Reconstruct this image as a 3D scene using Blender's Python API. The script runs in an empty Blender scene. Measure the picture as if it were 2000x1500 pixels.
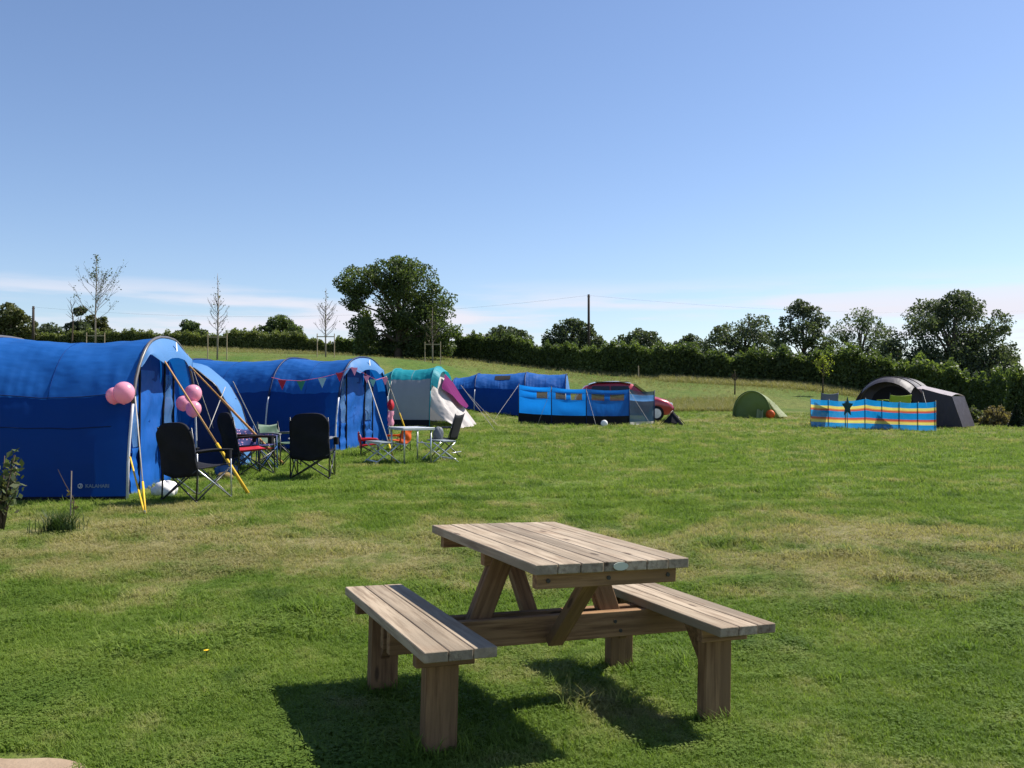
import bpy, bmesh, math, random
import numpy as np
from mathutils import Vector, Matrix, Quaternion
random.seed(7); rng = np.random.default_rng(7)
SC = bpy.context.scene
COL = SC.collection
R = math.radians

# ------------------------------------------------------------------ camera
F = 1770.0; HORIZON = 775.0; CAMZ = 1.40
PITCH = math.atan((HORIZON - 750) / F)
cam_d = bpy.data.cameras.new('camera'); cam = bpy.data.objects.new('camera', cam_d); COL.objects.link(cam)
cam_d.sensor_width = 36; cam_d.lens = 36 * F / 2000; cam_d.clip_start = .05; cam_d.clip_end = 3000
cam.location = (0, 0, CAMZ); cam.rotation_euler = (math.pi / 2 + PITCH, 0, 0)
SC.camera = cam
# ------------------------------------------------------------------ sky and sun
SUN_AZ, SUN_EL = R(63), R(50)
sun_vec = Vector((math.sin(SUN_AZ) * math.cos(SUN_EL), math.cos(SUN_AZ) * math.cos(SUN_EL), math.sin(SUN_EL)))
W = bpy.data.worlds.new('World'); SC.world = W; W.use_nodes = True
wn = W.node_tree; wn.nodes.clear()
def wnode(t, **k):
    n = wn.nodes.new(t)
    for a, b in k.items(): setattr(n, a, b)
    return n
sky = wnode('ShaderNodeTexSky', sky_type='NISHITA', sun_disc=False, sun_elevation=SUN_EL, sun_rotation=SUN_AZ,
            altitude=60, air_density=1.0, dust_density=.35, ozone_density=2.6)
skys = wnode('ShaderNodeVectorMath', operation='MULTIPLY'); skys.inputs[1].default_value = (.086, .086, .094)
wn.links.new(sky.outputs[0], skys.inputs[0])
tc = wnode('ShaderNodeTexCoord')
mp = wnode('ShaderNodeMapping'); mp.inputs['Scale'].default_value = (3.0, 3.0, 34)
wn.links.new(tc.outputs['Generated'], mp.inputs[0])
cn = wnode('ShaderNodeTexNoise'); cn.inputs['Scale'].default_value = 1.0; cn.inputs['Detail'].default_value = 7; cn.inputs['Roughness'].default_value = .55
wn.links.new(mp.outputs[0], cn.inputs[0])
cr = wnode('ShaderNodeMapRange', interpolation_type='SMOOTHSTEP')
cr.inputs[1].default_value = .41; cr.inputs[2].default_value = .60
wn.links.new(cn.outputs[0], cr.inputs[0])
sep = wnode('ShaderNodeSeparateXYZ'); wn.links.new(tc.outputs['Generated'], sep.inputs[0])
band = wnode('ShaderNodeMapRange', interpolation_type='SMOOTHSTEP')
band.inputs[1].default_value = .085; band.inputs[2].default_value = .135; band.inputs[3].default_value = 1; band.inputs[4].default_value = 0
wn.links.new(sep.outputs[2], band.inputs[0])
mul = wnode('ShaderNodeMath', operation='MULTIPLY'); wn.links.new(cr.outputs[0], mul.inputs[0]); wn.links.new(band.outputs[0], mul.inputs[1])
mul2 = wnode('ShaderNodeMath', operation='MULTIPLY'); wn.links.new(mul.outputs[0], mul2.inputs[0]); mul2.inputs[1].default_value = 1.0
mixc = wnode('ShaderNodeMix', data_type='RGBA'); wn.links.new(mul2.outputs[0], mixc.inputs[0])
wn.links.new(skys.outputs[0], mixc.inputs[6]); mixc.inputs[7].default_value = (.54, .54, .60, 1)
bg = wnode('ShaderNodeBackground'); wn.links.new(mixc.outputs[2], bg.inputs[0]); bg.inputs[1].default_value = 1
wo = wnode('ShaderNodeOutputWorld'); wn.links.new(bg.outputs[0], wo.inputs[0])
sd = bpy.data.lights.new('sun', 'SUN'); sd.energy = 5.0; sd.angle = R(.53); sd.color = (1, .95, .87)
sun = bpy.data.objects.new('sun', sd); COL.objects.link(sun); sun.location = (20, 10, 40)
sun.rotation_euler = sun_vec.to_track_quat('Z', 'Y').to_euler()
vs = SC.view_settings; vs.view_transform = 'Standard'; vs.look = 'None'; vs.exposure = .68; vs.gamma = 1; vs.use_curve_mapping = False
SC.cycles.max_bounces = 6; SC.cycles.transparent_max_bounces = 12
SC.cycles.use_denoising = True

# ------------------------------------------------------------------ picture geometry helpers
CA, SA = math.cos(PITCH), math.sin(PITCH)
def P(px, py, d):
    """world point seen at photo pixel px,py at distance d straight ahead"""
    a, b = (px - 1000) / F, (750 - py) / F
    v = Vector((a, CA - b * SA, SA + b * CA)); v *= d / v.y
    return v + Vector((0, 0, CAMZ))
# picnic table frame, solved from its corners in the photograph
tp, tr, th_, tyaw, tcx, tcy = .0353, .0228, 1.3295, -.3971, .177, 4.2443
def rotm(p, r):
    fw = np.array([0, math.cos(p), math.sin(p)]); up = np.array([0, -math.sin(p), math.cos(p)]); ri = np.array([1., 0, 0])
    return np.array([math.cos(r) * ri + math.sin(r) * up, -math.sin(r) * ri + math.cos(r) * up, fw])
MT, MW = rotm(tp, tr), rotm(PITCH, 0)
TR3 = MW.T @ MT
def table_pt(u, v, z):
    l = (math.sin(tyaw), math.cos(tyaw)); w = (math.cos(tyaw), -math.sin(tyaw))
    q = np.array([tcx + u * l[0] + v * w[0], tcy + u * l[1] + v * w[1], z - th_])
    return TR3 @ q + np.array([0, 0, CAMZ])
# ------------------------------------------------------------------ terrain
ctrl = []
for u in (-1.6, 0, 1.6):
    for v in (-1.8, 0, 1.8): ctrl.append(tuple(table_pt(u, v, 0)))
for px, py, d in [(0, 985, 11), (255, 978, 11.4), (385, 978, 11.2), (385, 930, 14.6), (490, 927, 14.9), (612, 936, 14.2), (655, 885, 19.9),
                  (757, 868, 22.5), (550, 911, 16.5), (820, 912, 16.4), (865, 893, 19.2), (780, 834, 28), (920, 833, 29), (1013, 826, 34),
                  (1230, 829, 34.5), (1278, 826, 36), (1310, 826, 37), (1440, 815, 42), (1530, 815, 43), (1583, 833, 36), (1828, 842, 34.5),
                  (1870, 830, 40), (1960, 835, 38), (1990, 1000, 10.6), (1500, 1000, 10.7), (1000, 1000, 10.9), (1990, 900, 19), (1000, 870, 23.5),
                  (1500, 870, 24.5), (-300, 940, 14), (-300, 880, 20), (100, 838, 25), (1300, 803, 46), (1300, 775, 56), (1450, 792, 51),
                  (1240, 735, 76), (1600, 757, 66), (1750, 780, 62), (1900, 802, 56), (1990, 818, 48), (1000, 735, 75), (1000, 775, 52), (900, 699, 95),
                  (800, 705, 75), (845, 707, 64), (760, 700, 90), (637, 697, 58), (425, 703, 52), (520, 690, 72), (400, 686, 82), (185, 684, 55),
                  (0, 690, 70), (500, 683, 104), (1100, 715, 88), (500, 675, 135), (0, 675, 135), (1000, 690, 135), (1500, 735, 135), (1950, 775, 135),
                  (2300, 800, 70), (-400, 690, 80), (2400, 880, 25), (2500, 780, 135)]:
    ctrl.append(tuple(P(px, py, d)))
for x, y, z in [(-2, -1.5, .1), (2, -1.5, .03), (0, 1, .05), (-6, -2, .12), (6, -2, -.03), (-2.6, 3.2, .06)]: ctrl.append((x, y, z))
ctrl = np.array(ctrl)
def warp(x, y):
    y = np.clip(y, -2.5, 140); k = 1 / (y + 6)
    return np.clip(x * k, -1.15, 1.15) * 2.2, np.log(y + 6)
ca, ct = warp(ctrl[:, 0], ctrl[:, 1])
def tpsk(r2): return np.where(r2 > 1e-12, r2 * np.log(np.maximum(r2, 1e-12)), 0) * .5
n_ = len(ctrl)
K = tpsk((ca[:, None] - ca[None]) ** 2 + (ct[:, None] - ct[None]) ** 2) + .004 * np.eye(n_)
Pm = np.stack([np.ones(n_), ca, ct], 1)
A_ = np.block([[K, Pm], [Pm.T, np.zeros((3, 3))]])
sol = np.linalg.solve(A_, np.concatenate([ctrl[:, 2], np.zeros(3)]))
def gzv(x, y):
    x = np.asarray(x, float); y = np.asarray(y, float); sh = x.shape
    a, t = warp(x.ravel(), y.ravel()); out = np.empty(a.shape)
    for i in range(0, len(a), 20000):
        s = slice(i, i + 20000)
        k = tpsk((a[s, None] - ca[None]) ** 2 + (t[s, None] - ct[None]) ** 2)
        out[s] = k @ sol[:n_] + sol[n_] + sol[n_ + 1] * a[s] + sol[n_ + 2] * t[s]
    return out.reshape(sh)
def gz(x, y): return float(gzv(np.array([x]), np.array([y]))[0])
def G(px, d):
    x = (px - 1000) / F * d
    return Vector((x, d, gz(x, d)))
def pyof(v):
    d = np.array(v) - np.array([0, 0, CAMZ]); c = MW @ d
    return 1000 + F * c[0] / c[2], 750 - F * c[1] / c[2]

# ------------------------------------------------------------------ object helpers
def tag(o, label=None, cat=None, group=None, kind=None):
    if label: o['label'] = label
    if cat: o['category'] = cat
    if group: o['group'] = group
    if kind: o['kind'] = kind
    return o
def empty(name, mat=None, label=None, cat=None, group=None):
    o = bpy.data.objects.new(name, None); COL.objects.link(o); o.empty_display_size = .2
    if mat is not None: o.matrix_world = mat if isinstance(mat, Matrix) else Matrix.Translation(Vector(mat))
    return tag(o, label, cat, group)
def place(pos, az=0):
    """matrix at pos whose local +Y looks along azimuth az (degrees clockwise from the view direction)"""
    return Matrix.Translation(Vector(pos)) @ Matrix.Rotation(-R(az), 4, 'Z')
class MB:
    def __init__(s): s.v = []; s.f = []; s.uv = {}
    def add(s, vs_, fs):
        o = len(s.v); s.v += [tuple(p) for p in vs_]; s.f += [tuple(i + o for i in f) for f in fs]; return s
    def box(s, c, size, m=None, taper=1.0):
        x, y, z = [k / 2 for k in size]
        vs_ = [Vector((a * x * (taper if cc > 0 else 1), b * y * (taper if cc > 0 else 1), cc * z)) for cc in (-1, 1) for b in (-1, 1) for a in (-1, 1)]
        if m is not None: vs_ = [m @ p for p in vs_]
        return s.add([p + Vector(c) for p in vs_], [(0, 2, 3, 1), (4, 5, 7, 6), (0, 1, 5, 4), (2, 6, 7, 3), (0, 4, 6, 2), (1, 3, 7, 5)])
    def tube(s, pts, r, n=6, cap=True):
        pts = [Vector(p) for p in pts]; k = len(pts)
        rs = r if isinstance(r, (list, tuple)) else [r] * k
        vs_ = []; t0 = None; ref = None
        for i, p in enumerate(pts):
            t = (pts[min(i + 1, k - 1)] - pts[max(i - 1, 0)])
            if t.length < 1e-9: t = Vector((0, 0, 1))
            t.normalize()
            if ref is None:
                ref = Vector((0, 0, 1)) if abs(t.z) < .9 else Vector((1, 0, 0))
            a = ref - t * ref.dot(t)
            if a.length < 1e-6: a = Vector((1, 0, 0)) - t * t.x
            a.normalize(); ref = a; b = t.cross(a)
            for j in range(n):
                q = 2 * math.pi * j / n
                vs_.append(p + (a * math.cos(q) + b * math.sin(q)) * rs[i])
        fs = [(i * n + j, i * n + (j + 1) % n, (i + 1) * n + (j + 1) % n, (i + 1) * n + j) for i in range(k - 1) for j in range(n)]
        if cap: fs += [tuple(range(n - 1, -1, -1)), tuple((k - 1) * n + j for j in range(n))]
        return s.add(vs_, fs)
    def grid(s, fn, nu, nv):
        vs_ = [fn(i / nu, j / nv) for i in range(nu + 1) for j in range(nv + 1)]
        fs = [(i * (nv + 1) + j, (i + 1) * (nv + 1) + j, (i + 1) * (nv + 1) + j + 1, i * (nv + 1) + j + 1) for i in range(nu) for j in range(nv)]
        return s.add(vs_, fs)
    def ball(s, c, r, nu=12, nv=8, sc=(1, 1, 1)):
        c = Vector(c)
        return s.grid(lambda a, b: c + Vector((math.cos(a * 2 * math.pi) * math.sin(b * math.pi) * r * sc[0], math.sin(a * 2 * math.pi) * math.sin(b * math.pi) * r * sc[1], math.cos(b * math.pi) * r * sc[2])), nu, nv)
    def build(s, name, mat, parent=None, smooth=False, thick=0, bevel=0, uvfn=None):
        me = bpy.data.meshes.new(name); me.from_pydata(s.v, [], s.f)
        bm = bmesh.new(); bm.from_mesh(me)
        bmesh.ops.remove_doubles(bm, verts=bm.verts, dist=1e-5)
        bmesh.ops.recalc_face_normals(bm, faces=bm.faces)
        if bevel:
            bmesh.ops.bevel(bm, geom=list(bm.edges), offset=bevel, segments=1, affect='EDGES', profile=.5)
        if thick:
            bmesh.ops.solidify(bm, geom=list(bm.faces), thickness=thick)
        bm.to_mesh(me); bm.free()
        if smooth: me.polygons.foreach_set('use_smooth', [True] * len(me.polygons))
        me.materials.append(mat)
        o = bpy.data.objects.new(name, me); COL.objects.link(o)
        if parent: o.parent = parent
        if uvfn:
            uvl = me.uv_layers.new(name='uv')
            for l in me.loops:
                uvl.data[l.index].uv = uvfn(me.vertices[l.vertex_index].co)
        return o
def raw_mesh(name, verts, faces_n, mat, parent=None, attr=None, smooth=False):
    """fast numpy mesh: verts (n,3); faces_n = verts per face, consecutive"""
    me = bpy.data.meshes.new(name); nv = len(verts); nf = nv // faces_n
    me.vertices.add(nv); me.vertices.foreach_set('co', np.ascontiguousarray(verts, dtype=np.float32).ravel())
    me.loops.add(nv); me.loops.foreach_set('vertex_index', np.arange(nv, dtype=np.int32))
    me.polygons.add(nf); me.polygons.foreach_set('loop_start', np.arange(0, nv, faces_n, dtype=np.int32))
    me.update(calc_edges=True)
    if attr is not None:
        a = me.attributes.new('lv', 'FLOAT', 'FACE'); a.data.foreach_set('value', np.ascontiguousarray(attr, dtype=np.float32))
    me.materials.append(mat); me.validate()
    o = bpy.data.objects.new(name, me); COL.objects.link(o)
    if parent: o.parent = parent
    return o

# ------------------------------------------------------------------ materials
class NT:
    def __init__(s, name):
        s.m = bpy.data.materials.new(name); s.m.use_nodes = True; s.t = s.m.node_tree; s.t.nodes.clear()
        s.out = s.n('ShaderNodeOutputMaterial')
    def n(s, t, **k):
        x = s.t.nodes.new(t)
        for a, b in k.items(): setattr(x, a, b)
        return x
    def l(s, a, b): s.t.links.new(a, b)
    def noise(s, vec, scale, detail=3, rough=.5, sc3=None):
        if sc3 is not None:
            mp_ = s.n('ShaderNodeMapping'); mp_.inputs['Scale'].default_value = sc3; s.l(vec, mp_.inputs[0]); vec = mp_.outputs[0]
        x = s.n('ShaderNodeTexNoise'); x.inputs['Scale'].default_value = scale; x.inputs['Detail'].default_value = detail; x.inputs['Roughness'].default_value = rough
        s.l(vec, x.inputs[0]); return x.outputs[0]
    def ramp(s, fac, stops, interp='LINEAR'):
        x = s.n('ShaderNodeValToRGB'); x.color_ramp.interpolation = interp
        e = x.color_ramp.elements
        while len(e) > 1: e.remove(e[-1])
        for i, (p, c) in enumerate(stops):
            k = e[0] if i == 0 else e.new(p)
            k.position = p; k.color = tuple(c) + (1,) if len(c) == 3 else c
        s.l(fac, x.inputs[0]); return x.outputs[0]
    def rng(s, fac, a, b, c=0, d=1, smooth=True):
        x = s.n('ShaderNodeMapRange', interpolation_type='SMOOTHSTEP' if smooth else 'LINEAR')
        for i, v in zip((1, 2, 3, 4), (a, b, c, d)): x.inputs[i].default_value = v
        s.l(fac, x.inputs[0]); return x.outputs[0]
    def math(s, op, a, b=None):
        x = s.n('ShaderNodeMath', operation=op)
        for i, v in enumerate((a, b)):
            if v is None: continue
            if isinstance(v, (int, float)): x.inputs[i].default_value = v
            else: s.l(v, x.inputs[i])
        return x.outputs[0]
    def mix(s, f, a, b, blend='MIX'):
        x = s.n('ShaderNodeMix', data_type='RGBA', blend_type=blend)
        for i, v in ((0, f), (6, a), (7, b)):
            if isinstance(v, (int, float)): x.inputs[i].default_value = v
            elif isinstance(v, tuple): x.inputs[i].default_value = v + (1,) if len(v) == 3 else v
            else: s.l(v, x.inputs[i])
        return x.outputs[2]
    def pos(s): return s.n('ShaderNodeNewGeometry').outputs['Position']
    def obj(s): return s.n('ShaderNodeTexCoord').outputs['Object']
    def rnd(s): return s.n('ShaderNodeObjectInfo').outputs['Random']
    def bump(s, h, strength, dist):
        x = s.n('ShaderNodeBump'); x.inputs['Strength'].default_value = strength; x.inputs['Distance'].default_value = dist
        s.l(h, x.inputs['Height']); return x.outputs[0]
    def bsdf(s, col, rough=.6, spec=.3, metal=0, normal=None, trans=0, tcol=None, coat=0, alpha=None):
        b = s.n('ShaderNodeBsdfPrincipled')
        def put(k, v):
            if isinstance(v, (int, float)): b.inputs[k].default_value = v
            elif isinstance(v, tuple): b.inputs[k].default_value = v + (1,) if len(v) == 3 else v
            else: s.l(v, b.inputs[k])
        put('Base Color', col); put('Roughness', rough); put('Specular IOR Level', spec); put('Metallic', metal)
        if coat: put('Coat Weight', coat); put('Coat Roughness', .06)
        if normal is not None: s.l(normal, b.inputs['Normal'])
        o = b.outputs[0]
        if trans:
            t = s.n('ShaderNodeBsdfTranslucent')
            tc_ = tcol if tcol is not None else col
            if isinstance(tc_, tuple): t.inputs[0].default_value = tc_ + (1,)
            else: s.l(tc_, t.inputs[0])
            if normal is not None: s.l(normal, t.inputs['Normal'])
            mx = s.n('ShaderNodeMixShader'); mx.inputs[0].default_value = trans; s.l(o, mx.inputs[1]); s.l(t.outputs[0], mx.inputs[2]); o = mx.outputs[0]
        if alpha is not None:
            t = s.n('ShaderNodeBsdfTransparent'); mx = s.n('ShaderNodeMixShader')
            if isinstance(alpha, (int, float)): mx.inputs[0].default_value = alpha
            else: s.l(alpha, mx.inputs[0])
            s.l(t.outputs[0], mx.inputs[1]); s.l(o, mx.inputs[2]); o = mx.outputs[0]
        s.l(o, s.out.inputs[0]); return s.m
def plain(name, col, rough=.6, spec=.3, metal=0, var=.15, scale=8, coat=0):
    t = NT(name); n = t.noise(t.obj(), scale, 4)
    c = t.mix(n, tuple(k * (1 - var) for k in col), tuple(min(1, k * (1 + var)) for k in col))
    return t.bsdf(c, rough, spec, metal, coat=coat)
def fabric(name, col, trans=.3, tcol=None, rough=.55, wr=.5, alpha=None, spec=.35):
    t = NT(name); o = t.obj()
    n1 = t.noise(o, 1.5, 2, .5, (1, 1.3, .55)); n2 = t.noise(o, 4.5, 1.5, .5, (1.6, .6, .8))
    c = t.mix(n1, tuple(k * .86 for k in col), tuple(min(1, k * 1.12) for k in col))
    wv = t.n('ShaderNodeTexWave', wave_type='BANDS', bands_direction='DIAGONAL'); wv.inputs['Scale'].default_value = .9; wv.inputs['Distortion'].default_value = 6; wv.inputs['Detail'].default_value = 2
    t.l(o, wv.inputs[0])
    h = t.math('ADD', t.math('MULTIPLY', n1, 1.0), t.math('ADD', t.math('MULTIPLY', n2, .45), t.math('MULTIPLY', wv.outputs[1], .12)))
    nm = t.bump(h, wr, .12)
    return t.bsdf(c, rough, spec, 0, nm, trans, tcol, alpha=alpha)
def wood(name, light, dark, red=(.2, .1, .05)):
    t = NT(name); o = t.obj(); r = t.rnd()
    off = t.n('ShaderNodeVectorMath', operation='ADD'); cmb = t.n('ShaderNodeCombineXYZ')
    t.l(t.math('MULTIPLY', r, 37), cmb.inputs[0]); t.l(t.math('MULTIPLY', r, 11), cmb.inputs[1]); t.l(o, off.inputs[0]); t.l(cmb.outputs[0], off.inputs[1]); v = off.outputs[0]
    g1 = t.noise(v, 1, 6, .65, (2.5, 42, 42)); g2 = t.noise(v, 1, 3, .5, (1.2, 9, 9)); g3 = t.noise(v, 3.5, 4, .6)
    c = t.ramp(g1, [(.34, dark), (.56, light)])
    c = t.mix(t.math('MULTIPLY', t.rng(g2, .42, .66), .8), c, tuple(k * .62 for k in light))
    c = t.mix(t.math('MULTIPLY', t.rng(g3, .5, .8), .35), c, red)
    vo = t.n('ShaderNodeTexVoronoi'); vo.inputs['Scale'].default_value = 1; mp_ = t.n('ShaderNodeMapping'); mp_.inputs['Scale'].default_value = (3.2, 11, 11); t.l(v, mp_.inputs[0]); t.l(mp_.outputs[0], vo.inputs[0])
    knot = t.rng(vo.outputs[0], .08, .16, 1, 0)
    c = t.mix(t.math('MULTIPLY', knot, .75), c, (.05, .03, .02))
    hue = t.mix(1.0, c, t.ramp(r, [(0, (.74, .73, .72)), (.5, (1, .98, .95)), (1, (1.14, 1.13, 1.12))]), 'MULTIPLY')
    return t.bsdf(hue, .8, .15, 0, t.bump(g1, .5, .006))
def leafmat(name, cols, trans=.35, tmul=(1.25, 1.35, .6), rough=.5):
    t = NT(name); a = t.n('ShaderNodeAttribute'); a.attribute_name = 'lv'
    c = t.ramp(a.outputs['Fac'], [(i / (len(cols) - 1), k) for i, k in enumerate(cols)])
    tcol = t.mix(1.0, c, tmul, 'MULTIPLY')
    return t.bsdf(c, rough, .25, 0, None, trans, tcol)
# lawn colour, shared by the soil sheet and the blades
def lawn_nodes(t):
    p = t.pos(); sp = t.n('ShaderNodeSeparateXYZ'); t.l(p, sp.inputs[0])
    n1 = t.noise(p, .42, 5, .6, (1, .8, .3)); n2 = t.noise(p, 1.7, 4, .6, (1, .8, .3)); n3 = t.noise(p, 9, 4, .65)
    y = sp.outputs[1]
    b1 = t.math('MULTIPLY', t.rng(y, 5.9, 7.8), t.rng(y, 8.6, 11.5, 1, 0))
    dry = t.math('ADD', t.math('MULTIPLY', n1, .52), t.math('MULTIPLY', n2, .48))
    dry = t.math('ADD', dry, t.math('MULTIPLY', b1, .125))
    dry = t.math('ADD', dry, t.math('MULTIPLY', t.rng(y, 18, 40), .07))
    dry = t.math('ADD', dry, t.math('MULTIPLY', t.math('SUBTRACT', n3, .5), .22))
    f = t.rng(dry, .49, .69)
    return f, n2, n3, p, sp
def lawnmat(name, k=1.0, blade=False):
    t = NT(name); f, n2, n3, p, sp = lawn_nodes(t)
    g = t.mix(t.rng(n2, .3, .7), (.102 * k, .158 * k, .026 * k), (.160 * k, .214 * k, .042 * k))
    lush = t.rng(t.noise(p, .95, 3, .55, (1, .6, .3)), .60, .68)
    g = t.mix(t.math('MULTIPLY', lush, .75), g, (.062 * k, .110 * k, .022 * k))
    f = t.math('MULTIPLY', f, t.math('SUBTRACT', 1.0, t.math('MULTIPLY', lush, .8)))
    c = t.mix(t.math('MULTIPLY', f, .9), g, (.285 * k, .245 * k, .125 * k))
    if blade:
        r = t.n('ShaderNodeAttribute'); r.attribute_name = 'lv'
        c = t.mix(1.0, c, t.ramp(r.outputs['Fac'], [(0, (.74, .8, .7)), (.6, (1.05, 1.05, 1.05)), (.93, (1.3, 1.25, 1.2)), (1, (2.0, 1.8, 1.8))]), 'MULTIPLY')
        tcol = t.mix(1.0, c, (1.2, 1.3, .75), 'MULTIPLY')
        return t.bsdf(c, .65, .12, 0, None, .42, tcol)
    # mower stripes and meadow tone further off
    y, x = sp.outputs[1], sp.outputs[0]
    st = t.math('SINE', t.math('MULTIPLY', t.math('ADD', x, t.math('MULTIPLY', y, -.18)), 3.1))
    st = t.math('MULTIPLY', t.rng(st, -.4, .4), t.rng(y, 9, 14))
    c = t.mix(t.math('MULTIPLY', st, .22), c, tuple(v * 1.0 for v in (.135, .19, .045)))
    a = t.n('ShaderNodeAttribute'); a.attribute_name = 'meadow'
    nm_ = t.noise(p, .22, 6, .65, (1, .35, .3)); nf = t.noise(p, 2.2, 5, .7, (1, .5, .5))
    md = t.mix(t.rng(nm_, .35, .7), (.082, .138, .026), (.155, .165, .050))
    md = t.mix(t.math('MULTIPLY', t.rng(nf, .45, .75), .55), md, (.050, .092, .020))
    c = t.mix(a.outputs['Fac'], c, md)
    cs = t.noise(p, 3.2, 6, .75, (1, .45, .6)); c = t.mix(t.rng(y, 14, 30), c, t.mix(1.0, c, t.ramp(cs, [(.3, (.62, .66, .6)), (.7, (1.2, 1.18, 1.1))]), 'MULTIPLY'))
    fine = t.noise(p, 26, 5, .7)
    c = t.mix(1.0, c, t.ramp(fine, [(.25, (.55, .58, .55)), (.7, (1.25, 1.22, 1.2))]), 'MULTIPLY')
    h = t.math('ADD', t.math('MULTIPLY', fine, .6), t.math('MULTIPLY', t.noise(p, 5, 4, .6), .8))
    return t.bsdf(c, .9, .08, 0, t.bump(h, .8, .05))
M = {}
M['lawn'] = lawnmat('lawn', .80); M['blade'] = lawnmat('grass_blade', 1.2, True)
M['deck'] = wood('weathered_timber', (.40, .325, .24), (.20, .15, .105))
M['frame'] = wood('frame_timber', (.31, .185, .095), (.13, .070, .036), (.18, .075, .035))
M['plate'] = plain('maker_plate', (.5, .52, .42), .4, .5)
M['bolt'] = plain('bolt', (.05, .045, .04), .5)
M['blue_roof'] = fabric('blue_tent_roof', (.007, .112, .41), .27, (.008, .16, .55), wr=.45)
M['blue_wall'] = fabric('blue_tent_wall', (.002, .042, .215), .18, (.001, .052, .27), wr=.35, spec=.15)  # roof blue darkened; shade on the near side is put into the colour
M['blue_door'] = fabric('blue_tent_door', (.005, .105, .43), .25, (.004, .12, .5))
M['sky_fabric'] = fabric('light_blue_fabric', (.12, .31, .64), .40, (.15, .38, .75), wr=.2)  # visor paled; light shining through it is put into the colour
M['navy'] = fabric('navy_fabric', (.005, .020, .095), .12, wr=.3)
M['teal_roof'] = fabric('teal_fabric', (.008, .30, .36), .3)
M['grey_fab'] = fabric('grey_fabric', (.36, .36, .385), .3, wr=.25)
M['white_fab'] = fabric('white_fabric', (.60, .54, .51), .25, wr=.7)
M['purple'] = fabric('purple_towel', (.16, .025, .115), .2, rough=.9, spec=.05)
M['pole_grey'] = plain('hoop_pole', (.11, .10, .10), .4, .5)
M['pole_light'] = plain('pale_pole_sleeve', (.55, .55, .58), .4, .5)
M['black'] = plain('black_fabric', (.011, .011, .015), .8, .2, var=.5, scale=6)
M['black_metal'] = plain('black_metal', (.018, .018, .022), .35, .5)
M['alu'] = plain('aluminium', (.62, .63, .64), .35, .5, .8)
M['rope_y'] = plain('yellow_webbing', (.72, .44, .03), .7)
M['rope_o'] = plain('orange_webbing', (.55, .30, .12), .7)
M['rope_w'] = plain('pale_cord', (.40, .37, .33), .7)
M['pink'] = NT('pink_balloon').bsdf((.88, .40, .52), .25, .5, 0, None, .3, (.95, .48, .6))
M['white'] = plain('white_plastic', (.82, .80, .78), .55)
M['red'] = fabric('red_fabric', (.55, .02, .035), .2)
M['orange'] = fabric('orange_fabric', (.75, .13, .02), .25)
M['green'] = fabric('sage_fabric', (.10, .17, .11), .2)
M['lime'] = fabric('lime_fabric', (.32, .42, .03), .3)
M['greyc'] = fabric('slate_fabric', (.16, .17, .19), .15)
M['tealc'] = fabric('dark_teal_fabric', (.006, .055, .062), .1)
M['pop_green'] = fabric('popup_tent_green', (.13, .19, .05), .2, (.17, .22, .05), wr=.3)
M['pop_light'] = fabric('popup_tent_light', (.32, .36, .17), .35)  # paler than the front panel; sunlit flanks are put into this green
M['tent_grey'] = fabric('charcoal_tent', (.040, .034, .043), .08, (.045, .038, .05), wr=.25)
M['tent_sunlit'] = fabric('sunlit_tent_roof', (.36, .31, .32), .2, wr=.25)  # charcoal fabric paled; the sun's highlight is put into the colour
M['dark_in'] = plain('dark_opening', (.012, .011, .015), .9)
M['net'] = fabric('mesh_window', (.03, .06, .12), .1, alpha=.75, wr=.1)
M['clear'] = fabric('window_film', (.10, .24, .50), .3, alpha=.7, rough=.15, wr=.3, spec=.6)
M['bark'] = plain('bark', (.09, .07, .05), .9, .1, var=.4, scale=5)
M['birch'] = plain('pale_bark', (.30, .25, .21), .85, .1, var=.4, scale=7)
M['stake'] = plain('stake_wood', (.36, .29, .19), .85, .1, var=.25)
M['pole_wood'] = plain('pole_wood', (.06, .048, .04), .9, .1, var=.3)
M['wire'] = plain('wire', (.05, .05, .055), .5)
M['oak'] = leafmat('oak_leaf', [(.044, .062, .028), (.084, .116, .042), (.15, .19, .062)], .4)
M['far'] = leafmat('far_leaf', [(.050, .065, .042), (.084, .106, .062), (.135, .162, .086)], .38)  # leaves lightened and greyed; distance haze is put into the colour
M['brown'] = leafmat('turning_leaf', [(.060, .068, .026), (.105, .115, .042), (.17, .17, .06)], .3)
M['pale'] = leafmat('pale_leaf', [(.05, .07, .04), (.09, .12, .06), (.15, .18, .09)], .4)
M['hedge'] = leafmat('hedge_leaf', [(.048, .068, .026), (.10, .134, .042), (.185, .23, .07)], .42)
M['hedge_light'] = leafmat('hedge_light_leaf', [(.085, .105, .035), (.15, .175, .055), (.22, .24, .09)], .4)
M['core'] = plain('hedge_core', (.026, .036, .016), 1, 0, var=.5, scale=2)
M['yleaf'] = leafmat('yellow_green_leaf', [(.16, .2, .03), (.28, .3, .05)], .5)
M['shrub'] = leafmat('shrub_leaf', [(.05, .07, .03), (.09, .12, .05), (.16, .15, .09)], .35)
M['rust'] = leafmat('rusty_leaf', [(.10, .08, .04), (.19, .15, .08), (.24, .2, .10)], .35)
M['conifer'] = leafmat('conifer_leaf', [(.012, .022, .012), (.022, .038, .016)], .15)
M['tuft'] = leafmat('tuft_leaf', [(.025, .045, .014), (.05, .085, .024)], .3)
M['straw'] = leafmat('straw_blade', [(.12, .15, .04), (.22, .21, .08), (.36, .29, .16)], .35)
M['sand'] = None

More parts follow.
